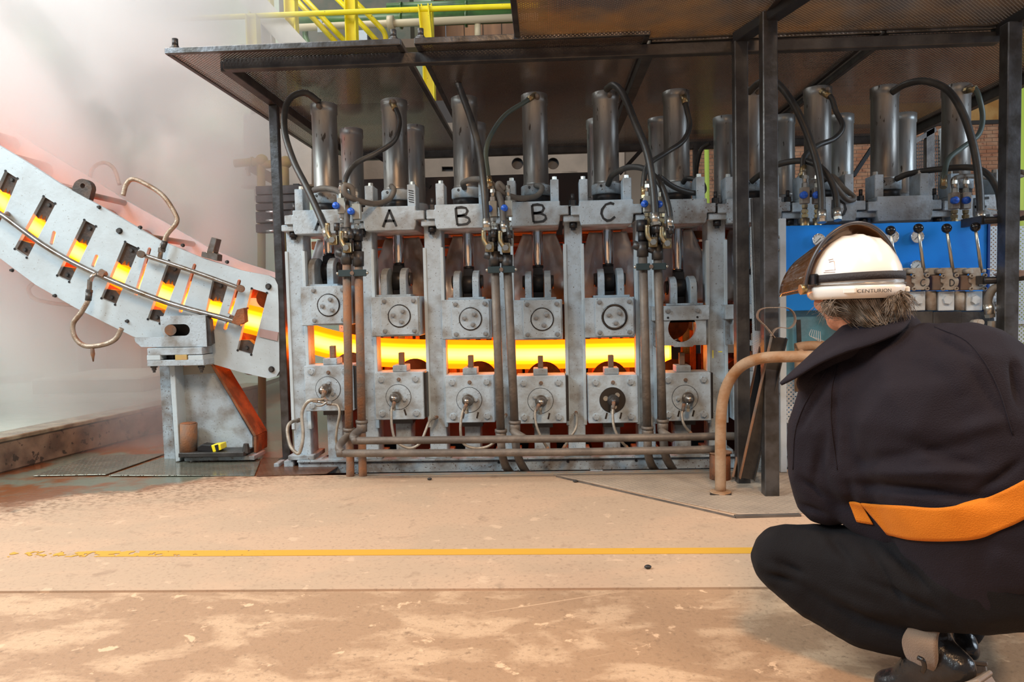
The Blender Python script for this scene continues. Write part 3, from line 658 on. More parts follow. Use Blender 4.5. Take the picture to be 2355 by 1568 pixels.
# gasket block standing on the plate
MB().prism([W(x, y, YG-.05) for x, y in ((486,545),(498,549),(490,580),(500,585),(499,600),(462,590),(464,578),(475,580))], (0, .08, 0)).build('wedge_key', STEEL, gd, bev=.003)
MB().prism([W(x, y, YG-.045) for x, y in ((598,756),(640,764),(637,784),(596,774))], (0, .012, 0)).build('stencil_patch', mat('faded_red_paint', (.38, .27, .26), .6), gd)
# cross ties seen above the front plate
for p in ((150, 425), (330, 533), (560, 630)):
    x, z = xz(p); MB().cyl((x, YG, z-.03), (x, 5.69, z-.03), .022, seg=12).build('tie_rod', RUST, gd)
# spray pipes
def pipe(pts, r, m, name, label, cat='pipe', group=None, seg=12, sub=8, smooth=True, ends=None):
    t = thing(name, pts[0], label, cat, group)
    MB().tube(pts, r, seg, sub, smooth).build('tube', m, t)
    return t
t = pipe([W(x, y, 4.83) for x, y in ((-60,455), (0,492), (20,505), (110,570), (220,629), (380,694), (520,733), (556,744))], .0185, STEEL, 'spray_pipe', 'long curved bare steel spray pipe across the front of the strand guide', 'pipe')
for x, y, y2 in ((230, 629, 4.95), (14, 497, 4.95), (530, 735, 4.95)):
    MB().cyl(W(x, y, 4.83), W(x+4, y-6, 4.93), .017, seg=12).build('bracket', RUST, t)
MB().hexb(W(238, 632, 4.83)-V((.02,0,-.01)), V((.9,0,-.4)), .03, .035).build('union_nut', RUST, t)
MB().tube([W(222, 629, 4.82), W(212, 636, 4.80), W(207, 648, 4.80)], .014, 10).build('elbow', STEEL, t)
MB().cyl(W(207, 643, 4.80), W(205, 672, 4.80), .017, seg=6).build('hose_nut', RUST, t)
MB().prism([W(x, y, 4.80) for x, y in ((545,712),(560,708),(563,740),(548,748),(532,742))], (0, .06, 0)).build('end_clip', RUSTO, t)
MB().bar(W(528, 722, 4.84), W(517, 742, 4.84), .03, .02).build('yoke', PAINT, t)
MB().bar(W(550, 714, 4.88), W(572, 708, 4.90), .012, .012).build('yoke_arm', RUSTO, t)
t = pipe([W(x, y, 4.84) for x, y in ((326,585), (400,609), (470,633), (555,664))], .015, STEEL, 'spray_pipe', 'short upper bare steel spray pipe on the right end of the strand guide', 'pipe')
for x, y in ((326,585), (555,664)): MB().cyl(W(x, y, 4.86), W(x-3, y-1, 4.80), .024, seg=14).build('end_cap', RUST, t)
MB().cyl(W(367, 596, 4.84), W(374, 560, 4.84), .015, seg=12).hexb(W(371, 580, 4.84), V((.1,0,1)), .022, .03).build('riser_fitting', STEEL, t)
def hose(pts, r, m, label, group=None, ends=((0,1),), Y=None, name='hydraulic_hose', fit=ZINC, sub=7, cat='hose', fl=.055):
    P = [W(x, y, (Y if Y else 4.55)) if not isinstance(x, tuple) else x for x, y in pts] if not isinstance(pts[0], Vector) else pts
    t = thing(name, P[0], label, cat, group)
    MB().tube(P, r, 12, sub).build('hose_body', m, t)
    if 'a' in ends: MB().cyl(P[0], P[0]+(P[1]-P[0]).normalized()*fl, r*1.22, seg=14).hexb(P[0], (P[0]-P[1]).normalized(), r*1.35, .018).build('end_fitting', fit, t)
    if 'b' in ends: MB().cyl(P[-1], P[-1]+(P[-2]-P[-1]).normalized()*fl, r*1.22, seg=14).hexb(P[-1], (P[-1]-P[-2]).normalized(), r*1.35, .018).build('end_fitting', fit, t)
    return t
hose([(374,572), (384,540), (406,512), (402,490), (375,450), (335,423), (305,412), (290,425), (283,450)], .0155, BRAID, 'braided hose arching over the guide from the upper spray pipe', ends='a', Y=4.84, name='braided_hose', fit=DARK)
P = [W(x, y, 5.7) for x, y in ((205,420), (213,388), (238,374), (262,388), (275,425))]
hose(P, .015, BRAID, 'faint braided hose arch furthest back over the guide, in the steam', ends='', name='braided_hose')
hose([(205,672), (203,690), (187,718), (168,745), (172,775), (195,795), (235,793), (265,780), (280,755)], .0165, BRAID, 'braided hose hanging in a loop below the strand guide', ends='a', Y=4.80, name='braided_hose', fit=DARK)
MB().lathe(W(212, 797, 4.8), (0.02,0,-1), [(0,.004),(.01,.012),(.05,.014),(.07,.009),(.10,.004),(.10,0)], 10).build('drip_tail', RUST, bpy.data.objects['braided_hose.002'])
P = [W(x, y, 5.75) for x, y in ((80,648), (66,664), (78,686), (120,697), (170,702))]
hose(P, .016, BRAID, 'faint braided hose behind the lower left of the guide', ends='', name='braided_hose')
# ---- support stand under the guide
su = thing('guide_support', W(430, 1062, 5.0), 'grey welded support stand carrying the right end of the strand guide', 'support')
Yf = 4.84
plate2d('slotted_bracket', [tuple((q.x, q.z)) for q in [W(x, y, Yf-.06) for x, y in ((368,727),(472,724),(476,797),(325,798),(311,786),(309,776),(378,775),(370,757))]],
        [slot(W(408, 759, Yf-.06).x, W(408, 759, Yf-.06).z, .045, .039)], .06, ((0, Yf, 0), (1,0,0), (0,0,1), (0,-1,0)), PAINT, su, )
MB().prism([W(x, y, Yf-.05) for x, y in ((472,724),(482,735),(487,790),(476,797))], (0, .05, 0)).build('bracket_return', DARK, su)
MB().box(W(372,760,Yf+.02).x, W(445,760,Yf+.02).x, Yf+.045, Yf+.05, W(400,777,Yf).z, W(400,740,Yf).z).build('bore_shadow_plate', GREASE_SHADE, su)  # added black plate, painted shade inside the bracket slot
MB().cyl(W(392, 759, Yf-.065), W(392, 759, Yf+.2), .036, seg=24).build('pivot_pin', RUST, su)
def slab(p0, p1, m, nm, y0=Yf-.08, y1=Yf+.16):
    a, c = W(p0[0], p0[1], y0), W(p1[0], p1[1], y0)
    return MB().box(a.x, c.x, y0, y1, c.z, a.z).build(nm, m, su, bev=.003)
slab((338,801), (465,815), PAINT, 'upper_plate'); slab((337,817), (369,828), WPAINT, 'shim'); slab((402,816), (430,828), OLIVE, 'shim'); slab((432,817), (467,828), WPAINT, 'shim')
slab((338,829), (469,840), PAINT, 'lower_plate'); slab((370,817), (400,827), GREASE_SHADE, 'shim', Yf-.0, Yf+.1)
for x in (354, 463):
    p = W(x, 841, Yf-.04); inst('plate_bolt', 'plb', lambda b: (b.cyl((0,0,0),(0,0,-.012), .022, seg=12), b.hexb((0,0,-.01),(0,0,-1), .015, .02), b.cyl((0,0,-.03),(0,0,-.045), .009, seg=8)), DARK, p, su)
# lower stand: I-section post and gusseted plate
Yb = 4.98
def quad(pts, y, d, m, nm, bev=.003): return MB().prism([W(x, yy, y) for x, yy in pts], (0, d, 0)).build(nm, m, su, bev=bev)
quad(((366,841),(390,841),(404,1062),(378,1062)), Yb, .02, PAINT2, 'post_flange')
quad(((389,841),(401,841),(414,1060),(404,1062)), 4.86, .14, WPAINT, 'post_web')
quad(((402,842),(421,842),(426,1040),(412,1045)), Yb+.02, .02, DARK, 'post_back')
quad(((419,842),(485,838),(581,1004),(581,1042),(424,1042)), Yb, .02, PAINT, 'gusset_plate')
quad(((419,842),(485,838),(495,858),(420,862)), Yb-.003, .003, mat('bare_band', (.33,.31,.26), .6), 'weathered_strip', 0)
a0, a1, a2 = W(489,838,4.93), W(588,1002,4.93), W(588,1040,4.93)
MB().bar(a0+V((0,.09,0)), a1+V((0,.09,0)), .20, .016, (1,0,0)).bar(a1+V((0,.09,0)), a2+V((0,.09,0)), .20, .016, (1,0,0)).build('sloping_flange', RUSTO, su)
quad(((410,1042),(560,1040),(560,1050),(410,1052)), 4.80, .28, DARK, 'base_plate'); quad(((424,1052),(585,1048),(585,1058),(424,1060)), 4.84, .2, PAINT2, 'base_pad')
MB().cyl(W(566,1040,4.85), W(566,1020,4.85), .03, .018, 8).build('base_bolt', DARK, su)
o = MB().cyl(W(434,1042,4.87), W(434,973,4.87), .054, .056, 22).build('rusty_stub_pipe', RUST); tag(o, 'short rusty pipe stub standing at the foot of the guide support', 'pipe')
MB().cyl(W(434,973,4.87), W(434,972.5,4.87)+V((0,0,.002)), .048, seg=22).build('stub_bore', RUSTO, o)
sb = thing('sprung_block', W(480,1040,4.86), 'black and yellow block lying on the base of the guide support', 'block')
MB().prism([W(x, y, 4.84) for x, y in ((453,1038),(453,1028),(464,1022),(485,1024),(490,1040))], (0, .08, 0)).build('block_body', BLACK, sb, bev=.005)
MB().prism([W(x, y, 4.835) for x, y in ((485,1024),(507,1021),(509,1034),(490,1041))], (0, .09, 0)).build('stripe', YEL, sb, bev=.003)
MB().prism([W(x, y, 4.832) for x, y in ((493,1024),(501,1022),(503,1036),(497,1038))], (0, .09, 0)).build('stripe', BLACK, sb)
# rubble of clamps at the machine foot, left
for k, (x, y, w_, h_) in enumerate(((668,1046,22,18), (712,1046,30,20), (735,1030,18,22), (640,1052,12,12))):
    p = W(x, y, 4.72); o = MB().box(p.x-w_*.0014, p.x+w_*.0014, 4.68, 4.8, .0, h_*.0026).build('foot_clamp', PAINT2, None, bev=.003)
    tag(o, ['small grey clamp block at the foot of the first upright', 'larger grey clamp block right of the hanging hose loop', 'tall grey clamp stub under the first lower bearing box', 'smallest pale clamp block left of the dark canopy post'][k], 'clamp')
# plinths in the steam behind the trough
PL = mat('pale_plinth', (.55, .60, .52), .5, 0, (.48, .42, .28), 2.5, .55)
for k, (x0, y0, x1, y1, Y, d) in enumerate(((70, 872, 330, 935, 7.6, 1.2), (90, 700, 185, 870, 9.0, .6), (190, 640, 330, 870, 9.6, .8), (130, 925, 345, 958, 7.0, .5))):
    a, c = W(x0, y0, Y), W(x1, y1, Y); o = MB().box(a.x, c.x, Y, Y+d, 0, a.z).build('concrete_plinth', PL, None, bev=.02)
    tag(o, ['wide low pale plinth beyond the trough in the steam', 'stained ochre pillar in the steam under the guide', 'pale green pillar in the steam left of the guide support', 'lowest pale step behind the trough wall'][k], 'plinth')
# ------------------------------------------------------------ canopy over the machine
cf = thing('machine_canopy', (-1.79, 4.2, 2.39), 'dark tube-framed canopy of perforated sheets over the whole straightener', 'canopy')
a, b_ = W(518, 152, 4.2), W(2288, 108, 4.2); zc = 2.42
MB().bar((-1.79, 4.2, zc), (2.47, 4.2, zc-.015), .06, .06).build('front_beam', DARK, cf, bev=.004)
MB().bar((-1.79, 4.2, zc), (-1.79, 6.95, zc), .06, .06).build('side_beam', DARK, cf, bev=.004)
MB().bar((-1.79, 6.9, zc), (3.2, 6.9, zc), .06, .06).build('rear_beam', DARK, cf, bev=.004)
MB().bar((.60, 4.2, zc), (.60, 6.9, zc), .06, .06).build('cross_beam', DARK, cf, bev=.004)
MB().bar((1.86, 4.2, zc), (1.86, 6.9, zc), .03, .04).build('cross_beam', DARK, cf, bev=.003)
MB().bar((3.18, 4.1, zc), (3.18, 6.9, zc), .06, .07).build('side_beam', DARK, cf, bev=.004)
MB().box(-1.79-.028, -1.79+.028, 4.92, 4.98, 0, zc-.03).build('post', DSTEEL, cf, bev=.004)
MB().box(-1.84, -1.74, 4.90, 5.0, 0, .012).build('post_foot', DARK, cf)
for x in (1.06+.33, 3.14): MB().box(x-.02, x+.02, 6.86, 6.92, 0, zc).build('post', DARK, cf)
MB().bar(W(990, 430, 6.0), W(850, 350, 6.0), .03, .03).build('brace', BLACK, cf); MB().bar(W(1425, 400, 6.2), W(1475, 345, 6.2), .03, .03).build('brace', BLACK, cf)
MB().bar(W(1962, 405, 6.3), W(2005, 340, 6.3), .03, .03).build('brace', BLACK, cf)
bf = thing('operator_booth', (1.15, 3.87, 0), 'dark steel posts and amber-stained perforated roof of the operator booth, right', 'booth')
def panel(lab, x0, x1, y0, y1, m, z=2.452, rim=True, name='canopy_panel', bolts=()):
    t = MB().box(x0+.008, x1-.008, y0+.01, y1, z, z+.003).build('perforated_sheet', m, bf if m is PERFB else cf, uv=True)
    if lab: t['label'] = lab
    if rim:
        for k, (p, q) in enumerate((((x0, y0, z+.012), (x1, y0, z+.012)), ((x0, y1, z+.012), (x1, y1, z+.012)), ((x0+.012, y0, z+.012), (x0+.012, y1, z+.012)), ((x1-.012, y0, z+.012), (x1-.012, y1, z+.012)))):
            MB().bar(p, q, .03, .032).build('rim_angle', DSTEEL if k == 0 else DARK, t, bev=.003)
    for bx in bolts:
        inst('eye_bolt', 'eyeb', lambda b: (b.cyl((0,0,0),(0,0,.012), .03, seg=14), b.cyl((0,0,.01),(0,0,.024), .02, seg=8), b.cyl((0,0,.02),(0,0,.062), .0165, seg=12)), DARK, (bx, y0+.03, z+.028), t)
    return t
panel('leftmost perforated canopy panel, lit pink by the steam below', -2.06, -.755, 4.06, 6.9, PERF, bolts=(-2.02, -.80))
panel('second perforated canopy panel, right of the open gap', -.68, .585, 4.06, 6.9, PERF, bolts=(-.65,))
panel('third perforated canopy panel, behind the beam up to the operator post', .61, 1.845, 4.18, 6.9, PERF)
panel('rightmost perforated canopy panel over the far press heads', 1.87, 3.15, 4.18, 6.9, PERF)
panel('brown stained perforated sheet at the top, left of the slanting beam', -.135, 1.16, 2.6, 4.17, PERFB, 2.466)
panel('amber stained perforated sheet at the top right corner', 1.19, 3.3, 2.6, 4.17, PERFB, 2.466)
# operator booth posts and slanting beam
MB().box(1.15-.037, 1.15+.037, 3.83, 3.905, 0, 2.47).build('post', DSTEEL, bf, bev=.005)
q = W(1702, 300, 4.14); MB().box(q.x-.036, q.x+.036, 4.10, 4.17, 0, 2.42).build('post', DARK, bf, bev=.005)
q = W(2322, 300, 4.02); MB().box(q.x-.036, q.x+.036, 3.98, 4.06, 0, 2.42).build('post', DSTEEL, bf, bev=.005)
MB().bar((1.07, 4.14, 2.44), (1.42, 3.05, 2.47), .07, .06).build('slanting_beam', BLACK, bf, bev=.005)
MB().bar((2.48, 4.22, 2.44), (2.48, 2.6, 2.46), .07, .06).build('side_beam', BLACK, bf, bev=.005)
MB().bar(W(1738, 455, 4.05), W(1748, 760, 4.05), .05, .03).build('guard_rail_strip', DARK, bf, bev=.002)
g = thing('side_guard', W(1745, 1110, 4.2), 'tall narrow perforated guard between the two dark booth posts', 'guard')
a, c = W(1727, 520, 4.3), W(1765, 1105, 4.12)
bb = MB(); v = [bb.bm.verts.new(p) for p in (W(1726,522,4.35), W(1762,505,4.0), W(1776,1090,4.0), W(1738,1085,4.35))]; bb.bm.faces.new(v)
o = bb.build('perforated_sheet', PERFG, g); l = o.data.uv_layers.new(name='UVMap')
for li, uvc in zip(o.data.polygons[0].loop_indices, ((0,1.5),(.38,1.5),(.38,0),(0,0))): l.data[li].uv = uvc
md = o.modifiers.new('s', 'SOLIDIFY'); md.thickness = .003
g = thing('rear_guard_fence', W(2310, 900, 4.9), 'pale perforated guard fence behind the right end of the blue panel', 'guard')
for x0, x1 in ((2268, 2312), (2332, 2420)):
    a, c = W(x0, 520, 4.9), W(x1, 1000, 4.9); MB().box(a.x, c.x, 4.9, 4.903, 0, a.z).build('perforated_sheet', PERFG, g, uv=True)
MB().box(W(2330,800,4.88).x, W(2420,800,4.88).x, 4.87, 4.9, W(2330,745,4.88).z, W(2330,738,4.88).z).build('rail', FRAMEW, g)
# ------------------------------------------------------------ risers, manifold pipes, valves, hoses
def riser(x0, y0, x1, y1, m, label, Y=4.42, foot=None):
    t = thing('riser_pipe', W(x1, y1, Y), label, 'pipe')
    MB().cyl(W(x0, y0, Y), W(x1, y1, Y), .0255, seg=18).build('tube', m, t)
    MB().cyl(W(x1, y1-14, Y), W(x1, y1+10, Y), .033, seg=18).cyl(W(x1, y1-16, Y), W(x1, y1-9, Y), .037, seg=18).build('coupling', DUSTPIPE, t)
    if foot: MB().tube([W(*p, q) for p, q in foot], .025, 14).build('lower_bend', m, t)
    # tee and sleeve at the top
    MB().cyl(W(x0, y0+22, Y), W(x0, y0-12, Y), .034, seg=16).cyl(W(x0, y0+2, Y), W(x0-22, y0-6, Y), .026, seg=14).build('tee', DARK, t)
    MB().cyl(W(x0-1, y0-12, Y), W(x0-2, y0-38, Y), .024, seg=14).cyl(W(x0-2, y0-36, Y), W(x0-2, y0-62, Y), .032, seg=16).build('sleeve', BLACK, t)
    return t
riser(797, 585, 803, 1000, RUST, 'rust-orange riser pipe of the leftmost pair, in front', foot=(((803,1005),4.42),((805,1045),4.42),((806,1110),4.42)))
riser(824, 590, 832, 982, RUST, 'brown riser pipe of the leftmost pair, right-hand one', foot=(((832,990),4.42),((833,1040),4.42),((835,1110),4.42)))
riser(1137, 590, 1152, 1003, DUSTPIPE, 'dusty brown riser pipe at the third head, left-hand one', foot=(((1152,1010),4.42),((1155,1045),4.42),((1165,1075),4.5),((1185,1100),4.6)))
riser(1166, 598, 1184, 983, DUSTPIPE, 'dusty brown riser pipe at the third head, right-hand one', foot=(((1184,1000),4.42),((1190,1045),4.42),((1205,1078),4.5),((1225,1105),4.6)))
riser(1478, 568, 1489, 996, DUSTPIPE, 'dark riser pipe at the fifth head, left-hand one', foot=(((1489,1005),4.42),((1491,1045),4.42),((1500,1072),4.5),((1518,1095),4.6)))
riser(1512, 575, 1524, 980, DUSTPIPE, 'dark riser pipe at the fifth head, right-hand one', foot=(((1524,990),4.42),((1530,1045),4.42),((1545,1075),4.5),((1562,1098),4.6)))
t = thing('manifold_pipe', W(1640, 1010, 4.36), 'upper long dusty pipe running right across the foot of the machine', 'pipe')
MB().tube([W(835, 985, 4.42), W(822, 992, 4.38), W(812, 1003, 4.32), W(820, 1011, 4.29), W(850, 1013, 4.29), W(1240, 1009, 4.29), W(1500, 1006, 4.29), W(1652, 1003, 4.29), W(1700, 1003, 4.3)], .0225, 16, 8).build('tube', RAIL if 0 else DUSTPIPE, t)
for x in (1178, 1518): MB().tube([W(x+3, 990, 4.42), W(x+8, 996, 4.37), W(x+28, 1008, 4.30)], .024, 12).build('elbow', DUSTPIPE, t)
t = thing('manifold_pipe', W(1640, 1040, 4.3), 'lower long dusty pipe running right across the foot of the machine', 'pipe')
MB().tube([W(804, 998, 4.42), W(792, 1010, 4.34), W(779, 1027, 4.24), W(788, 1040, 4.21), W(815, 1042, 4.21), W(1240, 1040, 4.21), W(1500, 1036, 4.21), W(1650, 1033, 4.21)], .0225, 16, 8).build('tube', DUSTPIPE, t)
for k, (x0, x1, y) in enumerate(((778, 842, 628), (1122, 1184, 620), (1463, 1532, 613))):
    t = thing('pipe_clamp', W((x0+x1)/2, y, 4.38), ['dark blue-grey double clamp on the leftmost riser pair', 'dark blue-grey double clamp on the middle riser pair', 'dark blue-grey double clamp on the riser pair at the fifth head'][k], 'clamp')
    a, c = W(x0, y-7, 4.38), W(x1, y+7, 4.38); mid = (a.x+c.x)/2
    cm = mat('clamp_paint', (.03, .05, .055), .5, .3)
    MB().box(a.x, mid-.006, 4.375, 4.39, c.z, a.z).build('clamp_half', cm, t, bev=.003); MB().box(mid+.006, c.x, 4.375, 4.39, c.z, a.z).build('clamp_half', cm, t, bev=.003)
    MB().cyl((mid, 4.37, (a.z+c.z)/2), (mid, 4.44, (a.z+c.z)/2), .012, seg=10).build('spacer', RUST, t)
    for x in (a.x-.006, c.x+.006): MB().sphere((x, 4.385, (a.z+c.z)/2), .010, seg=8).build('nut', ZINC, t)
VN = ['first pair from the left', 'second pair from the left', 'third pair from the left', 'fourth pair, above the blue panel', 'fifth pair, beside the letter E']
def valve(x, y, lab, Y=4.46, up=None):
    t = thing('needle_valve', W(x, y+60, Y), lab, 'valve')
    c = W(x, y, Y); bx = c.x+.022
    MB().box(bx-.024, bx+.024, Y-.02, Y+.028, c.z-.045, c.z+.05).build('valve_body', CAST if x > 1700 else mat('zinc_body', (.40, .40, .35), .4, .5), t, bev=.004)
    k = MB(); k.lathe((c.x, Y-.02, c.z), (0,-1,0), [(0,0),(0,.012),(.012,.012),(.012,.021),(.038,.021),(.042,.016),(.042,.007),(.046,.006),(.046,0)], 14)
    k.build('blue_knob', BLUEK, t)
    f = MB(); f.hexb((bx, Y, c.z+.05), (0,0,1), .018, .025).cyl((bx, Y, c.z+.07), (bx, Y, c.z+.14), .013, seg=12).hexb((bx, Y, c.z+.10), (0,0,1), .017, .02)
    f.build('upper_fitting', ZINC, t)
    f = MB(); f.hexb((bx, Y, c.z-.05), (0,0,-1), .019, .02).cyl((bx, Y, c.z-.06), (bx, Y, c.z-.135), .014, seg=12).hexb((bx, Y, c.z-.08), (0,0,-1), .021, .018).hexb((bx, Y, c.z-.108), (0,0,-1), .021, .018).cyl((bx, Y, c.z-.13), (bx, Y, c.z-.22), .027, seg=14)
    f.build('lower_fitting', ZINC if x < 1400 else BRASS, t)
for x, y, k, s in ((778,475,0,0), (812,488,0,1), (1126,482,1,0), (1161,481,1,1), (1480,471,2,0), (1513,472,2,1), (1842,451,3,0), (1871,451,3,1), (2186,463,4,0), (2212,463,4,1)):
    valve(x, y, 'blue-knobbed needle valve, %s one of the %s' % (['left', 'right'][s], VN[k]))
# brass elbow blocks where the big hoses land
for x, y, lab in ((768, 552, 'brass hose elbow block under the leftmost letter A'), (800, 570, 'brass hose elbow block in front of the first valve pair'), (1127, 568, 'brass elbow block left of the second valve pair pipes'), (1165, 570, 'brass elbow block right of the second valve pair pipes'), (1503, 557, 'brass elbow block left of the chrome rod of the sixth head'), (1535, 560, 'brass elbow block touching the chrome rod of the sixth head')):
    t = thing('elbow_block', W(x, y, 4.38), lab, 'fitting'); c = W(x, y, 4.36)
    MB().box(c.x-.028, c.x+.022, 4.345, 4.39, c.z-.028, c.z+.03).build('block', BRASS, t, bev=.004)
    MB().tube([c+V((-.035,0,.10)), c+V((-.033,-.005,.04)), c+V((-.01,-.015,.002))], .015, 10).build('bent_stem', BRASS, t)
    MB().hexb(c+V((-.005,-.02,0)), (0,-1,0), .02, .012).build('plug', ZINC, t)
    MB().cyl(c+V((.02,0,.03)), c+V((.02,0,.07)), .009, seg=10).cyl(c+V((.02,0,.055)), c+V((.02,0,.10)), .018, seg=12).build('cap', DARK, t)
H = [
 ([(735,235,4.86),(703,214,4.8),(672,222,4.75),(656,250,4.7),(655,305,4.65),(675,370,4.58),(705,430,4.5),(733,490,4.44),(755,545,4.38)], .021, HOSE, 'thick black hose from the first cylinder top down across the letter A', 'b'),
 ([(722,437,4.84),(745,433,4.76),(778,440,4.66),(796,465,4.5),(797,520,4.42),(793,545,4.38)], .019, DHOSE, 'dusty hose bending down from the first cylinder collar', 'b'),
 ([(903,238,4.84),(915,262,4.80),(918,290,4.78),(905,325,4.74),(865,352,4.70),(820,375,4.62),(797,405,4.52),(791,440,4.48)], .0165, HOSE, 'black hose snaking from the second cylinder top to the first valves', 'ab'),
 ([(815,460,4.46),(808,432,4.44),(792,428,4.42),(795,447,4.42),(820,460,4.46),(860,468,4.6),(893,460,4.72),(906,438,4.76),(900,428,4.84)], .0175, DHOSE, 'dusty hose with a tight curl, lying across the second head collar', ''),
 ([(1045,170,4.9),(1062,215,4.75),(1085,280,4.62),(1103,350,4.5),(1113,430,4.4),(1120,525,4.36)], .021, HOSE, 'thick black hose dropping in front of the third cylinder', 'b'),
 ([(1228,220,4.84),(1205,236,4.8),(1165,262,4.75),(1135,300,4.7),(1118,345,4.62),(1122,400,4.5),(1127,425,4.47)], .0155, GHOSE, 'slim green-grey hose looping left from the fourth cylinder top', 'ab'),
 ([(1068,432,4.84),(1066,420,4.76),(1090,412,4.66),(1125,418,4.55),(1150,455,4.45),(1160,530,4.38)], .0185, DHOSE, 'dusty hose arching right from the third cylinder collar', 'b'),
 ([(1162,436,4.47),(1148,422,4.46),(1146,433,4.46),(1170,450,4.5),(1205,456,4.62),(1235,450,4.7),(1247,432,4.74),(1232,426,4.84)], .0175, DHOSE, 'dusty hose curl across the fourth cylinder collar', ''),
 ([(1395,205,4.84),(1412,196,4.75),(1435,220,4.65),(1460,280,4.55),(1488,350,4.45),(1502,430,4.4),(1508,512,4.36)], .022, HOSE, 'thickest black hose sweeping right from the fifth cylinder top', 'b'),
 ([(1572,222,4.84),(1580,255,4.8),(1586,290,4.78),(1570,325,4.72),(1530,352,4.66),(1490,380,4.55),(1480,420,4.5),(1482,450,4.48)], .0165, HOSE, 'black hose snaking left from the sixth cylinder top', 'ab'),
 ([(1398,425,4.84),(1410,402,4.76),(1445,385,4.66),(1485,390,4.56),(1520,425,4.45),(1538,480,4.4),(1541,520,4.37)], .0185, HOSE, 'black hose arching from the fifth cylinder collar', 'b'),
 ([(1515,405,4.5),(1550,430,4.6),(1590,443,4.68),(1618,440,4.7),(1612,418,4.74),(1582,410,4.80),(1570,420,4.84)], .0165, HOSE, 'black hose curl lying on the sixth crosshead', ''),
 ([(1722,212,4.86),(1750,188,4.75),(1785,190,4.65),(1825,240,4.55),(1858,310,4.48),(1880,380,4.42),(1889,440,4.38),(1890,505,4.34)], .021, HOSE, 'thick black hose behind the near post, dropping to the blue panel', 'b'),
 ([(1893,212,4.84),(1912,225,4.8),(1922,255,4.78),(1938,290,4.75),(1920,318,4.72),(1880,335,4.66),(1850,360,4.56),(1846,400,4.5)], .0165, HOSE, 'black hose snaking from the eighth cylinder top to the valves', 'ab'),
 ([(1728,418,4.84),(1750,400,4.78),(1790,378,4.66),(1850,370,4.55),(1895,392,4.46),(1920,440,4.4),(1926,500,4.34)], .0185, HOSE, 'black hose arching over to the blue panel behind the near post', 'b'),
 ([(1895,415,4.84),(1915,405,4.74),(1940,432,4.66),(1965,455,4.62),(1948,458,4.6),(1915,420,4.6),(1885,385,4.62)], .0155, DHOSE, 'dusty hose doubled back beside the letter D', ''),
 ([(2052,212,4.84),(2085,193,4.75),(2130,187,4.66),(2180,208,4.58),(2215,262,4.5),(2240,340,4.44),(2252,420,4.4),(2256,508,4.34)], .0215, HOSE, 'thick black hose arching right from the ninth cylinder top', 'b'),
 ([(2225,208,4.84),(2242,204,4.8),(2252,225,4.78),(2260,270,4.78),(2250,310,4.74),(2215,338,4.68),(2182,365,4.6),(2172,400,4.5),(2170,425,4.47)], .0155, GHOSE, 'slim green hose from the tenth cylinder top, nearest the right edge', 'ab'),
 ([(2060,412,4.84),(2090,400,4.78),(2150,390,4.66),(2230,385,4.56),(2270,400,4.5),(2295,440,4.44),(2302,490,4.4)], .0185, HOSE, 'long dusty black hose running right from the ninth cylinder collar', ''),
 ([(2196,440,4.5),(2194,412,4.5),(2225,405,4.6),(2290,408,4.7),(2345,405,4.8),(2350,395,4.8),(2290,395,4.9)], .0145, DHOSE, 'dusty brown hose running off to the right edge above the letter E', 'a'),
 ([(1632,330,5.7),(1612,345,5.7),(1602,385,5.7),(1600,425,5.7)], .0165, HOSE, 'black hose hanging behind the seventh cylinder', ''),
]
for pts, r, m, lab, e in H:
    hose([W(*p) for p in pts], r, m, lab, ends=e, fit=BRASS if 'cylinder top to' in lab or 'slim' in lab or 'snaking' in lab else ZINC)
Gs = [
 ([(745,905,4.5),(742,918,4.48),(715,920,4.45),(701,932,4.45),(694,955,4.44),(697,1000,4.42),(691,1035,4.40),(683,1042,4.40),(668,1025,4.42),(661,990,4.46),(668,972,4.5),(688,966,4.62)], 'pale braided hose hanging in a U at the first upright'),
 ([(748,918,4.48),(760,928,4.46),(776,932,4.46),(781,950,4.45),(775,985,4.45),(773,1010,4.46),(778,1035,4.5)], 'thin braided hose dropping right from the first coupling'),
 ([(905,930,4.5),(900,945,4.48),(902,985,4.46),(912,1015,4.46),(940,1030,4.47),(965,1020,4.48),(978,992,4.5),(988,968,4.55),(1003,960,4.66)], 'thin braided hose looping from the second lower box to the third upright'),
 ([(1070,935,4.5),(1063,950,4.48),(1059,985,4.46),(1065,1018,4.46),(1090,1030,4.47),(1125,1025,4.48),(1150,1000,4.5),(1158,965,4.55),(1163,955,4.66)], 'thin braided hose looping from the third lower box'),
 ([(1237,935,4.5),(1230,950,4.48),(1234,980,4.46),(1246,1008,4.46),(1262,1035,4.5)], 'thin braided hose dropping from the fourth lower box'),
 ([(1325,950,4.66),(1327,962,4.56),(1324,985,4.5),(1310,1008,4.48),(1295,1032,4.5)], 'thin hose curling down from the elbow on the fifth upright'),
 ([(1411,930,4.5),(1409,955,4.48),(1413,985,4.46),(1427,1012,4.46),(1445,1032,4.5)], 'thin braided hose dropping from the fifth lower box'),
 ([(1572,935,4.5),(1568,955,4.48),(1574,978,4.46),(1592,1000,4.48)], 'thin braided hose dropping from the sixth lower box'),
 ([(1492,955,4.66),(1497,960,4.56),(1498,985,4.5),(1500,1000,4.5)], 'thin hose beside the riser pipe at the sixth upright'),
]
GH = mat('pale_braid', (.36, .33, .28), .45, .5, (.24, .20, .16), 20, .55, .3, 200)
for pts, lab in Gs:
    P = [W(*p) for p in pts]; t = hose(P, .0085 if len(pts) < 12 else .011, GH, lab, ends='ab', name='lubrication_hose', fit=RUST, fl=.03)
bpy.data.objects['lubrication_hose']
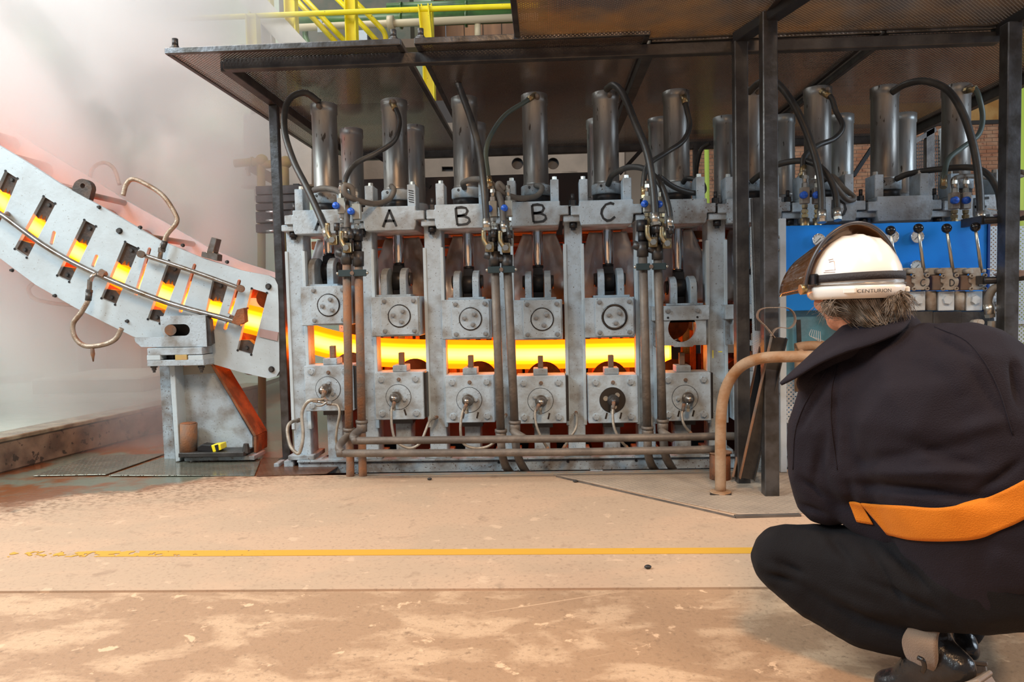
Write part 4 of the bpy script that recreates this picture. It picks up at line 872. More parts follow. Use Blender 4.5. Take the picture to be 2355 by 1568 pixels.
MB().cyl(W(716,921,4.46), W(760,928,4.46), .008, seg=10).hexb(W(720,921,4.46), (1,0,-.1), .014, .03).hexb(W(752,926,4.46), (1,0,-.1), .016, .03).tube([W(728,932,4.44), W(740,932,4.44), W(752,924,4.45)], .007, 8).build('tee_bar', STEEL, bpy.data.objects['lubrication_hose'])
# ------------------------------------------------------------ right: rail, bars, console
t = thing('guard_rail', G(1657, 1135), 'bent brown dusty pipe guard rail standing before the booth', 'rail')
Yr = G(1657, 1135).y
MB().tube([W(1657,1132,Yr), W(1657,1000,Yr), W(1661,930,Yr), W(1675,880,Yr-.02), W(1705,842,Yr-.08), W(1750,824,Yr-.17), W(1810,820,Yr-.22), W(1900,820,Yr-.26), W(2000,822,Yr-.28), W(2300,828,Yr-.3)], .0285, 18, 8).build('bent_tube', RAIL, t)
p = W(2300,828,Yr-.3); MB().cyl(p, (p.x, p.y, 0), .0285, seg=18).build('far_leg', RAIL, t)
MB().cyl(G(1657,1135,.004), G(1657,1135,.004)+V((0,0,.014)), .055, seg=26).build('base_flange', RAIL, t)
MB().prism([G(1633,1133,.011), G(1682,1133,.011), G(1682,1138,.011), G(1633,1138,.011)], (0,0,.002)).build('bolt_slot', BLACK, t)
o = MB().cyl(G(1656,1103,.004), G(1656,1103,.004)+V((0,0,.155)), .058, seg=24).build('rusty_socket', RUSTO); tag(o, 'rusty round socket stub behind the guard rail foot', 'pipe stub')
MB().cyl(G(1656,1103,.004)+V((0,0,.155)), G(1656,1103,.004)+V((0,0,.163)), .066, seg=24).build('lip', RUST, o)
def leanbar(a, c, w, m, lab, yb, yt, th=.03):
    p0, p1 = W(a[0], a[1], yb), W(c[0], c[1], yt); p0.z = max(p0.z, .012)
    t = thing('leaning_bar', p0, lab, 'bar')
    MB().bar(p0, p1, w, .006, (0,1,0)).build('web', m, t, bev=.001)
    d = (p1-p0).normalized(); sd = d.cross(V((0,1,0))).normalized()
    for s in (-1, 1): MB().bar(p0+sd*s*w/2+V((0,-.012,0)), p1+sd*s*w/2+V((0,-.012,0)), .005, .028, (0,1,0)).build('flange', m if s < 0 else RUST, t)
    return t
leanbar((1697,1098), (1768,755), .062, BLACK, 'black steel channel leaning behind the others by the guard rail', 4.12, 4.22)
leanbar((1716,1100), (1790,775), .075, DARK, 'broad dark steel channel leaning against the near post', 3.95, 3.80)
t = thing('bent_strap', W(1785, 775, 3.79), 'looped flat steel strap handle rising from the leaning channel', 'strap')
P = catmull([W(x, y, 3.785) for x, y in ((1781,776),(1762,752),(1743,732),(1745,715),(1760,708),(1785,707),(1810,708),(1825,720),(1828,740),(1816,754),(1795,753),(1782,758),(1773,772))], 6)
b = MB(); pv = None
for a, c in zip(P, P[1:]): b.bar(a, c+(c-a)*.15, .030, .004, (c-a).cross(V((0,1,0))))
b.build('strap_loop', mat('dusty_strap', (.30, .24, .19), .55, .4, (.2, .12, .08), 9, .5), t)
# hydraulic control console
YCO = 4.37
cs = thing('control_console', W(2040, 1085, YCO), 'hydraulic control stand with a bright blue panel, gauges, levers and lettered valves', 'control panel')
x0, x1 = W(1806, 560, YCO).x, W(2270, 560, YCO).x; zt, zm = W(2040, 513, YCO).z, W(2040, 645, YCO).z
MB().box(x0, x1, YCO, YCO+.02, W(2040,710,YCO).z, zt).build('blue_panel', BLUEP, cs, bev=.003)
MB().box(x1-.0, x1+.012, YCO-.01, YCO+.08, .2, zt-.003).build('side_return', mat('dark_blue', (.006, .05, .25), .4), cs)
a = W(1793, 502, YCO-.03); MB().box(a.x, a.x+.037, YCO-.03, YCO+.02, .012, a.z).build('white_frame_post', FRAMEW, cs, bev=.003)
MB().box(x0, x1, YCO+.05, YCO+.06, .30, W(2040,705,YCO).z).build('light_blue_back', mat('pale_blue_panel', (.10, .30, .42), .5, 0, (.12, .25, .33), 8, .5, .4, 40), cs)
MB().box(x0, x1, YCO-.01, YCO+.02, .36, .39).build('blue_lower_rail', BLUEP, cs)
for y in (545, 575, 700, 870, 905): inst('frame_screw', 'fs', lambda b: b.sphere((0,0,0), .009, seg=8), STEEL, W(1789, y, YCO-.02), cs)
MB().bar(W(1836,735,YCO-.02), W(1838,790,YCO-.02), .025, .008, (0,1,0)).build('strap_bracket', DARK, cs)
MB().box(x0+.0, x0+.12, YCO-.015, YCO-.01, .30, .56).build('perforated_insert', PERFG, cs, uv=True)
MB().tube([W(1830,800,4.28), W(1850,796,4.28), W(1880,795,4.28), W(1960,800,4.28)], .028, 14).cyl(W(1838,800,4.28), W(1838,900,4.28), .026, seg=14).build('service_pipe', RAIL, cs)
cw = MB()
for k in range(6): cw.tube([W(1866+k*4, 757+k, 4.3), W(1862+k*5, 772+k*2, 4.27), W(1885, 780+k*2, 4.28), W(1910, 792+k, 4.3)], .0022, 6)
cw.build('cable_bundle', FRAMEW, cs)
def gauge(x, y, r):
    c = W(x, y, YCO)
    g_ = MB().lathe((c.x, YCO, c.z), (0,-1,0), [(0, r), (.022, r), (.026, r*.94), (.022, r*.86), (.020, r*.86)], 28).build('gauge', CHROME, cs)
    MB().cyl((c.x, YCO-.018, c.z), (c.x, YCO-.020, c.z), r*.87, seg=28).build('gauge_face', GLASSD, g_)
    strokes('needle', [[(c.x-r*.45, YCO-.0205, c.z-r*.45), (c.x+r*.3, YCO-.0205, c.z+r*.3)]], .003, INK, g_)
    for k in range(9):
        a_ = -.7+k*.57; strokes('tick', [[(c.x+r*.66*math.cos(a_), YCO-.0205, c.z+r*.66*math.sin(a_)), (c.x+r*.8*math.cos(a_), YCO-.0205, c.z+r*.8*math.sin(a_))]], .0018, INK, g_)
for x, y in ((1880, 552), (2049, 545), (2106, 545), (2105, 613)): gauge(x, y, .037)
VB = 4.16
CH = {0: None, 1: None, 2: 'C', 3: 'D', 4: 'E'}
for k in range(5):
    xc = [1982, 2048, 2113, 2180, 2245][k]+2; zc = W(xc, 645, VB).z; X = W(xc, 645, VB).x
    bl = MB().box(X-.085, X-.02, VB+.0, VB+.14, zc-.052, zc+.03).build('spool_body', mat('dark_casting', (.10,.075,.06), .6, .1, (.16,.10,.07), 10, .5), cs, bev=.005)
    MB().prism([(X-.105, VB+.02, zc+.03), (X-.035, VB+.02, zc+.03), (X-.03, VB+.02, zc+.055), (X-.038, VB+.02, zc+.072), (X-.10, VB+.02, zc+.072)], (0, .10, 0)).build('spool_cap', CAST, cs, bev=.006)
    f = [(-.045,-.01),(-.03,-.018),(-.03,-.03),(-.045,-.04),(-.02,-.052),(.022,-.052),(.03,-.035),(.045,-.03),(.05,-.012),(.05,.004),(.042,.014),(.02,.02),(.012,.07),(-.045,.07),(-.03,.02),(-.045,.012)]
    fc = MB().prism([(X+a, VB-.01, zc+c) for a, c in f], (0, .03, 0)).build('valve_cap', CAST, cs, bev=.003)
    for a, c in ((-.038, .025), (.033, .027), (-.038, -.045), (.033, -.045)):
        inst('socket_screw', 'ss', lambda b: (b.ring((0,0,0),(0,-1,0), .0055, .011, .012, 14), b.cyl((0,0,0),(0,-.004,0), .0055, seg=8)), CAST, (X+a, VB-.008, zc+c), cs)
    if CH[k]: letter(CH[k], X+.012, VB-.0105, zc-.012, .026, .036, .005, INK, fc)
    MB().cyl((X-.058, VB+.02, zc+.052), (X-.04, VB-.02, zc+.052), .014, seg=12).cyl((X+.02, VB, zc+.05), (X+.042, VB, zc+.052), .011, seg=12).build('pivot_boss', CAST, cs)
    MB().box(X-.042, X+.042, VB+.02, VB+.10, zc-.165, zc-.058).build('section_plate', FRAMEW, cs, bev=.003)
    MB().hexb((X, VB+.02, zc-.105), (0,-1,0), .026, .016).build('section_plug', FRAMEW, cs)
    MB().cyl((X+.082, VB+.05, zc-.165), (X+.082, VB+.05, zc-.058), .030, seg=18).build('port_boss', CAST, cs)
    MB().box(X-.07, X+.085, VB+.02, VB+.14, zc-.30, zc-.17).build('lower_block', DARK, cs, bev=.004)
    if k:
        bx, by = [0, (2048,530), (2112,525), (2177,525), (2243,522)][k]; tp = W(bx, by, VB-.04); bt = V((X+.022, VB, zc+.05))
        lv = MB().cyl(bt, tp, .0095, .008, 12).build('lever', ZINC, cs)
        MB().sphere(tp, .026, seg=20).build('ball_knob', KNOB, lv)
MB().cyl(W(2238,744,4.08), W(2258,741,4.02), .022, .016, 14).hexb(W(2245,743,4.05), (.4,-1,0), .024, .02).build('relief_valve', CAST, cs)
MB().box(W(2248,0,4.2).x, W(2290,0,4.2).x, 4.1, 4.2, W(2270,770,4.1).z, W(2270,755,4.1).z).build('return_block', CAST, cs, bev=.003)
MB().bar(W(2287,738,4.1), W(2287,768,4.1), .05, .04, (0,1,0)).cyl(W(2290,750,4.1), W(2318,750,4.1), .014, seg=12).hexb(W(2300,750,4.1), (1,0,0), .019, .03).build('elbow_port', CAST, cs)
hose([W(*p) for p in ((2277,722,4.1),(2272,690,4.1),(2285,664,4.08),(2305,664,4.06),(2324,690,4.05),(2330,730,4.05),(2328,785,4.08),(2328,900,4.1))], .0215, DHOSE, 'dusty hose bent over at the right end of the lettered valves', ends='a')
for k, (y, lab) in enumerate(((492, 'upper dark flap handle poking in at the right edge beside the panel top'), (630, 'lower dark flap handle poking in at the right edge beside valve E'))):
    t = thing('flap_handle', W(2300, y, 4.1), lab, 'handle')
    MB().tube([W(2262,y+15,4.1), W(2290,y+14,4.08), W(2325,y+10,4.05), W(2375,y+4,4.0)], .020, 12).build('grip', BLACK, t)
    MB().prism([W(2292,y,4.07), W(2330,y-10,4.03), W(2380,y-8,3.98), W(2380,y+6,3.98), W(2330,y+10,4.03), W(2308,y+8,4.05)], (0, .05, 0)).build('flap', mat('faded_plastic', (.22,.17,.16), .6), t, bev=.006)
    MB().tube([W(2270,y-12,4.1), W(2292,y-8,4.08), W(2308,y+2,4.06)], .003, 6).build('wire', ZINC, t)
    MB().box(W(2258,0,4.12).x, W(2268,0,4.12).x, 4.1, 4.3, W(2262,y+24,4.12).z, W(2262,y+4,4.12).z).build('bracket', DARK, t)
# ------------------------------------------------------------ hall steelwork behind
YB_ = 8.9
def ibeam(p, q, w, m, name, parent, d=.14):
    p, q = V(p), V(q); b = MB(); dr = (q-p).normalized(); sd = dr.cross(V((0,1,0))).normalized()
    b.bar(p, q, w, .012, V((0,1,0)))
    for s in (-1, 1): b.bar(p+sd*s*w/2, q+sd*s*w/2, .014, d, V((0,1,0)))
    return b.build(name, m, parent)
pl = thing('platform_railing', W(800, 110, YB_), 'bright yellow handrail with upright stanchions on the raised walkway at the top', 'railing')
MB().tube([W(380,46,YB_), W(450,42,YB_), W(580,37,YB_), W(900,24,YB_), W(1240,12,YB_)], .032, 12, 4).build('top_rail', YEL, pl)
for x0, y0, x1, y1 in ((581,36,584,110), (975,14,984,110)): ibeam(W(x0,y0,YB_), W(x1,y1,YB_), .115, YEL, 'stanchion', pl)
MB().bar(W(560,118,YB_+.1), W(1240,96,YB_+.1), .2, .10).build('walkway_edge', mat('dark_walkway', (.16,.12,.09), .7), pl)
ht = thing('stair_handrail', W(800, 110, YB_+.4), 'double yellow sloping stair handrails crossing behind the walkway rail', 'railing')
for pts in (((672,-10),(780,106)), ((694,-10),(800,102)), ((770,-8),(802,24),(872,100)), ((806,-8),(868,56),(885,78),(888,104))):
    MB().tube([W(x, y, YB_+.5) for x, y in pts], .033, 12, 6).build('handrail', YEL, ht)
for x0, y0, x1, y1, lab in ((612,-20,620,300,'yellow over white steel column left of the stair rails'), (668,-20,672,300,'yellow box column under the stair rails, left'), (806,-20,808,300,'pale yellow column between the two stair rails'), (592,110,592,380,'yellow and white column emerging under the canopy corner'), (985,110,1022,420,'yellow column glimpsed through the gap between canopy panels')):
    Yk = YB_+.2; t = thing('hall_column', W(x1, 700, Yk), lab, 'column'); p, q = W(x0, y0, Yk), W(x0+(x1-x0)*.2, 700, Yk)
    q.x = p.x; q.z = 2.0 if x0 < 980 else 1.9
    zc = W(x0, 285 if x0 < 600 else (42 if x0 == 612 else 265), Yk).z
    ibeam((p.x, p.y, p.z+.5), (p.x, p.y, zc), .12, YEL, 'yellow_length', t); ibeam((p.x, p.y, zc), (p.x, p.y, q.z), .12, WHITE, 'white_length', t)
o = MB().bar(W(545,-40,YB_+.15), W(760,190,YB_+.15), .25, .06, (0,1,0)).build('diagonal_girder', WHITE); tag(o, 'white diagonal steel girder running down behind the railing', 'girder')
for k, (y, y2, r, x0) in enumerate(((18, 2, .055, 890), (55, 34, .085, 660))):
    t = thing('green_pipe', W(1000, y, 10.5), ['thin dark green pipe at the very top edge', 'thick dark green pipe behind the yellow handrail'][k], 'pipe')
    MB().tube([W(x0, y, 10.5), W(1260, y2, 10.5)], r*1.1, 16, 2).build('tube', GREENP, t)
    for x in (920, 1070): MB().cyl(W(x, y-(x-x0)*.03, 10.5), W(x+5, y-(x-x0)*.03, 10.5), r*1.35, seg=16).build('pipe_band', GREENP, t)
    if k: MB().tube([W(702, 60, 10.5), W(703, 85, 10.5), W(710, 104, 10.4)], .04, 10).build('branch', GREENP, t)
t = thing('cream_pipe', W(900, 55, 10.2), 'cream pipe with a bolted flange beyond the yellow railing', 'pipe')
MB().tube([W(682, 64, 10.2), W(1240, 38, 10.2)], .05, 14, 2).build('tube', CREAM, t)
MB().cyl(W(892, 54, 10.2), W(906, 53.4, 10.2), .10, seg=20).build('flange', CREAM, t); MB().cyl(W(1098, 44, 10.25), W(1099, 95, 10.25), .042, seg=12).build('drop', CREAM, t)
MB().prism([W(730,44,10.1), W(741,44,10.1), W(741,74,10.1), W(730,74,10.1)], (0,.02,0)).build('tag_plate', FRAMEW, t)
t = thing('dark_cabinet', W(780, 60, 12), 'dark machinery cabinet behind the cream pipe', 'cabinet'); 
a, c = W(640, -30, 12.0), W(945, 110, 12.0); MB().box(a.x, c.x, 12.0, 12.4, c.z, a.z).build('body', mat('mottled_dark_green', (.05,.07,.05), .6, 0, (.12,.10,.07), 3, .5), t)  # dark green body mottled with brown
a, c = W(820, 70, 11.9), W(845, 108, 11.9); MB().box(a.x, c.x, 11.9, 12.0, c.z, a.z).build('pale_door', FRAMEW, t)
o = MB().tube([W(900,80,9.6), W(935,108,9.6), W(975,72,9.6)], .03, 10).build('drooping_cable', BLACK); tag(o, 'dark cable drooping left of the yellow stanchion', 'cable')
# big pale girder; canopy shade is painted into its brown-grey web and leg
o = None
gi = thing('crane_girder', W(1000, 430, 7.9), 'deep pale girder with round holes crossing behind the cylinders', 'girder')
pts = [tuple((q.x, q.z)) for q in (W(560,305,7.9), W(640,290,7.9), W(716,292,7.9), W(1436,270,7.9), W(1436,412,7.9), W(1100,418,7.9), W(560,428,7.9))]
hs = [circ(W(x, 376, 7.9).x, W(x, 376, 7.9).z, .062, 20) for x in (1190, 1272)] + [[(W(x, y, 7.9).x, W(x, y, 7.9).z) for x, y in ((1016,383),(1042,383),(1042,394),(1016,394))]]
plate2d('web_plate', pts, hs, .05, ((0, 7.95, 0), (1,0,0), (0,0,1), (0,-1,0)), GIRD_SHADE, gi)
wp = [W(x, y, 7.88) for x, y in ((560,262),(640,262),(716,300),(716,424),(560,428))]
MB().prism(wp, (0, .03, 0)).build('end_plate', WHITE, gi, label='white end of the girder, kept free of the painted shade')  # lit end in plain white, laid over the shaded web
MB().box(W(560,0,7.9).x, W(1436,0,7.9).x, 7.97, 7.99, 2.2, 3.2).build('backing_plate', BLACK, gi)
MB().box(.2, .36, 7.9, 8.05, 0, 2.4).build('girder_leg', GIRD_SHADE, gi)
MB().bar(W(560,431,7.85), W(1436,415,7.85), .14, .02).build('lower_flange', mat('flange_paint', (.20,.16,.12), .6), gi)
# olive pipes
for k, (x, y0) in enumerate(((600, 372), (655, 376))):
    t = thing('olive_pipe', W(x, 500, 6.6), ['olive green pipe with a ball elbow, left of the canopy post', 'olive green pipe with a ball elbow, just behind the canopy post'][k], 'pipe')
    MB().tube([W(x-60, y0+4, 6.6), W(x-20, y0, 6.6), W(x, y0, 6.6), W(x, y0+10, 6.6), W(x+1, y0+60, 6.6), W(x+3, 980, 6.6)], .036, 14, 3, smooth=False).build('tube', OLIVE, t)
    MB().sphere(W(x+2, y0-3, 6.6), .056).build('ball_elbow', OLIVE, t); MB().cyl(W(x-18, y0, 6.6), W(x-22, y0, 6.6), .045, seg=14).build('collar', OLIVE, t)
t = thing('pipe_bracket', W(610, 400, 6.7), 'small white angle bracket holding the olive pipes', 'bracket')
MB().bar(W(570,380,6.7), W(640,418,6.7), .09, .02, (0,1,0)).build('angle_arm', mat('brown_grey', (.36,.28,.22), .6), t); MB().bar(W(569,378,6.68), W(572,404,6.68), .02, .05, (0,1,0)).build('end_plate', WHITE, t)
dk = thing('dark_gearwork', W(640, 500, 6.2), 'dark ribbed steelwork with bright edges left of the first head', 'machinery')
for y0, y1 in ((432,448), (453,466), (472,484), (490,512), (518,534)):
    a, c = W(598, y0, 6.3), W(712, y1, 6.3); MB().box(a.x, c.x, 6.2, 6.3, c.z, a.z).build('rib', DARK, dk, bev=.004)
for y in (487, 507, 531): MB().cyl(W(612,y,6.15), W(640,y,6.15), .012, seg=10).build('bright_rod', CHROME, dk)
# lime drop pipes and mesh at the right
for k, (x, y0, y1, Y, r) in enumerate(((1625, 330, 470, 9.5, .030), (2350, 175, 520, 8.0, .055))):
    o = MB().cyl(W(x, y0, Y), (W(x+3, y1, Y).x, Y, 0), r, seg=14).build('lime_pipe', LIME); tag(o, ['thin lime green pipe before the brick wall between two cylinders', 'lime green pipe at the right edge before the brick wall'][k], 'pipe')
ms = thing('mesh_gate', W(2150, 430, 7.0), 'dark wire mesh gate behind the ninth cylinder', 'gate')
for x0, x1 in ((2100, 2124), (2136, 2162)):
    for k in range(7): MB().bar(W(x0+(x1-x0)*k/6, 322-(x0-2100)*.3, 7.0), W(x0+(x1-x0)*k/6, 450, 7.0), .006, .006).build('wire', BLACK, ms)
    for k in range(16): MB().bar(W(x0, 325+k*8, 7.0), W(x1, 323+k*8, 7.0), .006, .006).build('wire', BLACK, ms)
MB().bar(W(2137, 285, 7.0), (W(2141, 470, 7.0).x, 7.0, 0), .07, .05).build('gate_post', DARK, ms); MB().bar(W(2166, 296, 7.0), W(2168, 460, 7.0), .04, .05).build('gate_post', FRAMEW, ms)
MB().bar(W(2095, 330, 7.0), W(2150, 298, 7.0), .05, .04).build('gate_brace', DARK, ms)
# ------------------------------------------------------------ the crouching worker
from mathutils.bvhtree import BVHTree
def clothmat(name, col, col2, rough=.85, sheen=.3):
    m = mat(name, col, rough, 0, col2, 5, .5, .35, 350)
    m.node_tree.nodes['Principled BSDF'].inputs['Sheen Weight'].default_value = sheen; m.node_tree.nodes['Principled BSDF'].inputs['Specular IOR Level'].default_value = .22; return m
NAVY = clothmat('navy_wool_cloth', (.010, .007, .012), (.014, .010, .015), .8, .015)
TROU = clothmat('dark_trouser_cloth', (.005, .0042, .0055), (.007, .006, .007), .85, .01)
ORNG = clothmat('orange_band_cloth', (.66, .19, .010), (.58, .16, .008), .7, .03)
SKIN = mat('skin', (.62, .27, .16), .5, 0, (.55, .22, .13), 12, .5, .2, 90)
LEATH = mat('black_leather', (.012, .011, .011), .26, 0, (.03, .022, .018), 9, .6, .25, 60)
def topix(p):
    c = WM.transposed() @ (p-CAM); return (CX+FPX*c.x/-c.z, CY-FPX*c.y/-c.z)
def blob(name, chains, m, parent, vox=.009, smooth=8, scale=1.0, folds=(), nz=.0, extra=None):
    bm = bmesh.new()
    for ch in chains:
        pts = [(W(x, y, Y), r*Y/FPX*scale) if not isinstance(x, Vector) else (x, y) for x, y, Y, r in ch]
        for (p, r), (q, s) in zip(pts, pts[1:]):
            n = max(2, int((q-p).length/(min(r, s)*.28)))
            for k in range(n+1):
                t = k/n; bmesh.ops.create_icosphere(bm, subdivisions=2, radius=r+(s-r)*t, matrix=Matrix.Translation(p.lerp(q, t)))
    if extra: extra(bm)
    me = bpy.data.meshes.new(name); bm.to_mesh(me); bm.free(); o = bpy.data.objects.new('t', me); COL.objects.link(o)
    md = o.modifiers.new('r', 'REMESH'); md.mode = 'VOXEL'; md.voxel_size = vox; md.use_smooth_shade = True
    md = o.modifiers.new('s', 'SMOOTH'); md.iterations = smooth; md.factor = .6
    dg = bpy.context.evaluated_depsgraph_get(); me2 = bpy.data.meshes.new_from_object(o.evaluated_get(dg)); bpy.data.objects.remove(o); bpy.data.meshes.remove(me)
    me2.name = name
    if folds or nz:
        bm = bmesh.new(); bm.from_mesh(me2); bm.normal_update()
        mv = []
        for v in bm.verts:
            d = 0
            if nz: d += nz*(noise.noise(v.co*9)+.6*noise.noise(v.co*21+V((3,1,2))))
            if folds and v.normal.dot(v.co-CAM) < .02:
                x, y = topix(v.co)
                for (x0, y0, x1, y1, sg, am) in folds:
                    dx, dy = x1-x0, y1-y0; L = math.hypot(dx, dy); t = max(0, min(1, ((x-x0)*dx+(y-y0)*dy)/(L*L)))
                    e = math.hypot(x-x0-dx*t, y-y0-dy*t)/sg
                    if e < 3: d += am*math.exp(-e*e)*math.sin(pi*min(1, max(0, t*.86+.07)))
            mv.append(v.normal*d)
        for v, d in zip(bm.verts, mv): v.co += d
        bm.to_mesh(me2); bm.free()
    for p in me2.polygons: p.use_smooth = True
    return link(name, me2, m, parent)
per = thing('person', G(2140, 1568, 0), 'crouching worker in dark coat with orange waist band and white hard hat', 'person')
torso = [[(2240,1290,1.86,150),(2205,1120,1.87,178),(2135,960,1.91,178),(2085,860,1.95,118),(2015,800,2.0,72)],
         [(2010,905,2.0,105),(1965,985,2.03,105),(1990,1080,2.0,95)],
         [(2090,1110,1.95,110),(2070,1190,1.98,95),(1975,1172,2.02,52)],
         [(2228,880,1.85,140),(2262,960,1.82,138),(2300,1080,1.81,150),(2310,1240,1.81,150)],
         [(2085,860,1.95,118),(2228,880,1.85,140)], [(2085,860,1.95,112),(1935,905,2.04,86)]]
armL = [(1925,905,2.05,84),(1895,985,2.08,82),(1893,1080,2.09,80),(1903,1135,2.1,76),(1915,1150,2.2,58),(1960,1160,2.42,42)]
armR = [(2285,885,1.84,95),(2345,885,1.86,90),(2420,900,1.92,82),(2470,960,2.05,74),(2420,930,2.3,55),(2380,900,2.48,44)]
legL = [(2240,1320,1.85,135),(2120,1325,1.92,122),(1960,1308,2.05,104),(1850,1290,2.13,88),(1812,1287,2.15,84)]
shinL = [(1812,1290,2.15,82),(1890,1350,2.1,84),(1990,1412,2.02,80),(2105,1455,1.93,62)]
legR = [(2330,1300,1.82,145),(2330,1300,2.0,120),(2260,1260,2.38,84)]; shinR = [(2260,1262,2.38,80),(2225,1360,2.25,74),(2205,1440,2.12,52)]
fd = [(1900,980,1870,1120,12,-0.0108),(2060,1010,2250,1075,16,-0.0108),(2250,1130,2350,1060,10,-0.0162),(2180,1000,2330,960,18,0.0090),(1840,1100,1900,1150,9,-0.0162),(1835,1160,1905,1190,8,-0.0144),(1960,1115,2290,1150,13,-0.0252),(1975,1085,2300,1085,13,0.0144),(1985,1060,2250,1020,15,-0.0108),(2010,1130,2200,1150,9,0.0126),
      (1905,870,1835,990,8,-0.0126),(1925,850,1918,1080,7,-0.0090),(1940,1100,1965,1170,14,-0.0140),(2120,760,2260,830,10,-0.0090),(2200,800,2330,1000,12,-0.0072),(2330,830,2345,930,9,-0.0216)]
fd2 = [(2030,1240,2160,1390,12,-0.0180),(2070,1240,2230,1380,11,-0.0162),(2120,1250,2300,1350,12,-0.0144),(1990,1250,2090,1420,11,-0.0126),(1780,1290,1850,1320,9,-0.0162),(1760,1320,1830,1345,9,-0.0162),
       (1900,1220,1960,1300,12,-0.0126),(1850,1330,2080,1440,12,0.0108),(1980,1330,2200,1430,10,-0.0126)]
C = W(1962, 648, 2.02); f = V((-.13, 1.0, -.02)).normalized(); s_ = f.cross(V((0,0,1))).normalized(); u = s_.cross(f).normalized()
def HP(a, b_, c): return C+s_*a+f*b_+u*c           # head frame: side (right), forward, up
def headextra(bm):
    def ell(c, r, sx, sy, sz):
        R_ = Matrix((s_, f, u)).transposed().to_4x4()
        bmesh.ops.create_icosphere(bm, subdivisions=3, radius=1, matrix=Matrix.Translation(c) @ R_ @ Matrix.Diagonal((sx, sy, sz, 1)))
    ell(HP(0, .0, .01), 1, .078, .098, .105); ell(HP(0, .035, -.055), 1, .066, .062, .078); ell(HP(0, .062, -.105), 1, .040, .034, .030)
    ell(HP(0, .105, -.045), 1, .014, .022, .026)                                  # nose
    ell(HP(0, .098, -.030), 1, .010, .012, .03)
    for k in (-1, 1): ell(HP(k*.076, .0, -.035), 1, .011, .02, .034); ell(HP(k*.045, .07, -.055), 1, .028, .026, .026)
    ell(HP(0, .094, -.084), 1, .024, .008, .007)                                  # lips
    for k in (-1, 1):
        P0 = armL[-1] if k < 0 else armR[-1]; w = W(*P0[:3])                       # hands: palm, four fingers, thumb
        fw = V((.05*k*-1, 1, -.12)).normalized(); sd = fw.cross(V((0,0,1))).normalized()*k; dn = V((0,0,-1))
        def cap(a, b__, r0, r1):
            for q in range(7): bmesh.ops.create_icosphere(bm, subdivisions=2, radius=r0+(r1-r0)*q/6, matrix=Matrix.Translation(a.lerp(b__, q/6)))
        for q in range(4):
            kn = w+fw*.115+sd*(-.030+.020*q); cap(w+fw*.02+sd*(-.016+.011*q), kn, .019, .012)
            l = (.040, .045, .042, .032)[q]; m1 = kn+fw*l*.8+dn*l*.45; cap(kn, m1, .0105, .009); m2 = m1+fw*l*.2+dn*l*.7; cap(m1, m2, .009, .0082); cap(m2, m2-fw*l*.35+dn*l*.25, .0082, .007)
        th = w+fw*.035-sd*.03; cap(w+fw*.02, th, .018, .014); t2 = th+fw*.035-sd*.022+dn*.01; cap(th, t2, .013, .011); cap(t2, t2+fw*.025+dn*.012+sd*.004, .011, .009)
def slim(ch, k=.74): return [(x, y, Y, r*k) for x, y, Y, r in ch]
body = blob('body', [slim(c, .60) for c in (armL, armR)]+[slim(c, .70) for c in torso+[ legL, shinL, legR, shinR]]+[[(2015,800,2.0,52),(1975,720,2.02,50)]]+[[(2105,1455,1.93,40),(2150,1500,1.88,30),(2085,1560,1.93,24)],[(2205,1440,2.12,32),(2212,1480,2.08,24),(2190,1492,2.22,22)]], SKIN, per, vox=.007, smooth=4, extra=headextra)
for k in (-1, 1):
    e = MB().sphere(HP(k*.030, .088, -.022), .012, seg=14).build('eye', mat('eye_white', (.8,.78,.74), .2), per); MB().sphere(HP(k*.030, .0965, -.022), .006, seg=10).build('iris', INK, e)
MB().tube([HP(-.018,.1005,-.084), HP(0,.1035,-.085), HP(.018,.1005,-.084)], .0028, 6).build('mouth', mat('lip', (.42,.14,.10), .4), per)
tr = blob('trousers', [legL, shinL, legR, shinR, [(2240,1320,1.85,135),(2330,1300,1.82,145)], [(2255,1230,1.87,130),(2250,1320,1.85,135)]], TROU, per, vox=.008, smooth=9, folds=fd2, nz=.0035)
jk = blob('coat', torso+[armL[:-1], armR[:-1]], NAVY, per, vox=.008, smooth=10, folds=fd, nz=.003)
for a, nm in ((armL, 'left'), (armR, 'right')):
    p, q = W(*a[-2][:3]), W(*a[-1][:3]); MB().cyl(p.lerp(q, .25), p.lerp(q, .45), .066, .064, 24).build('cuff', NAVY, jk)
# band sewn round the waist, laid on the coat surface
bvh = BVHTree.FromPolygons([v.co[:] for v in jk.data.vertices], [p.vertices[:] for p in jk.data.polygons]); off = wl(jk)
bvt = BVHTree.FromPolygons([v.co[:] for v in tr.data.vertices], [p.vertices[:] for p in tr.data.polygons])
def drape(x, y, lift=.004):
    d = (W(x, y, 1.9)-CAM).normalized(); best = None
    for bv in (bvh, bvt):
        h = bv.ray_cast(CAM-off, d)
        if h[0] is not None and (best is None or h[3] < best[3]): best = h
    if best is None: return None
    return best[0]+off+best[1]*lift
def spl(pts, n):
    P = catmull([V((x, y, 0)) for x, y in pts], 12); L = [0]
    for a, c in zip(P, P[1:]): L.append(L[-1]+(c-a).length)
    out = []; j = 0
    for k in range(n+1):
        t = L[-1]*k/n
        while j < len(P)-2 and L[j+1] < t: j += 1
        out.append(P[j].lerp(P[j+1], (t-L[j])/max(1e-6, L[j+1]-L[j])))
    return out
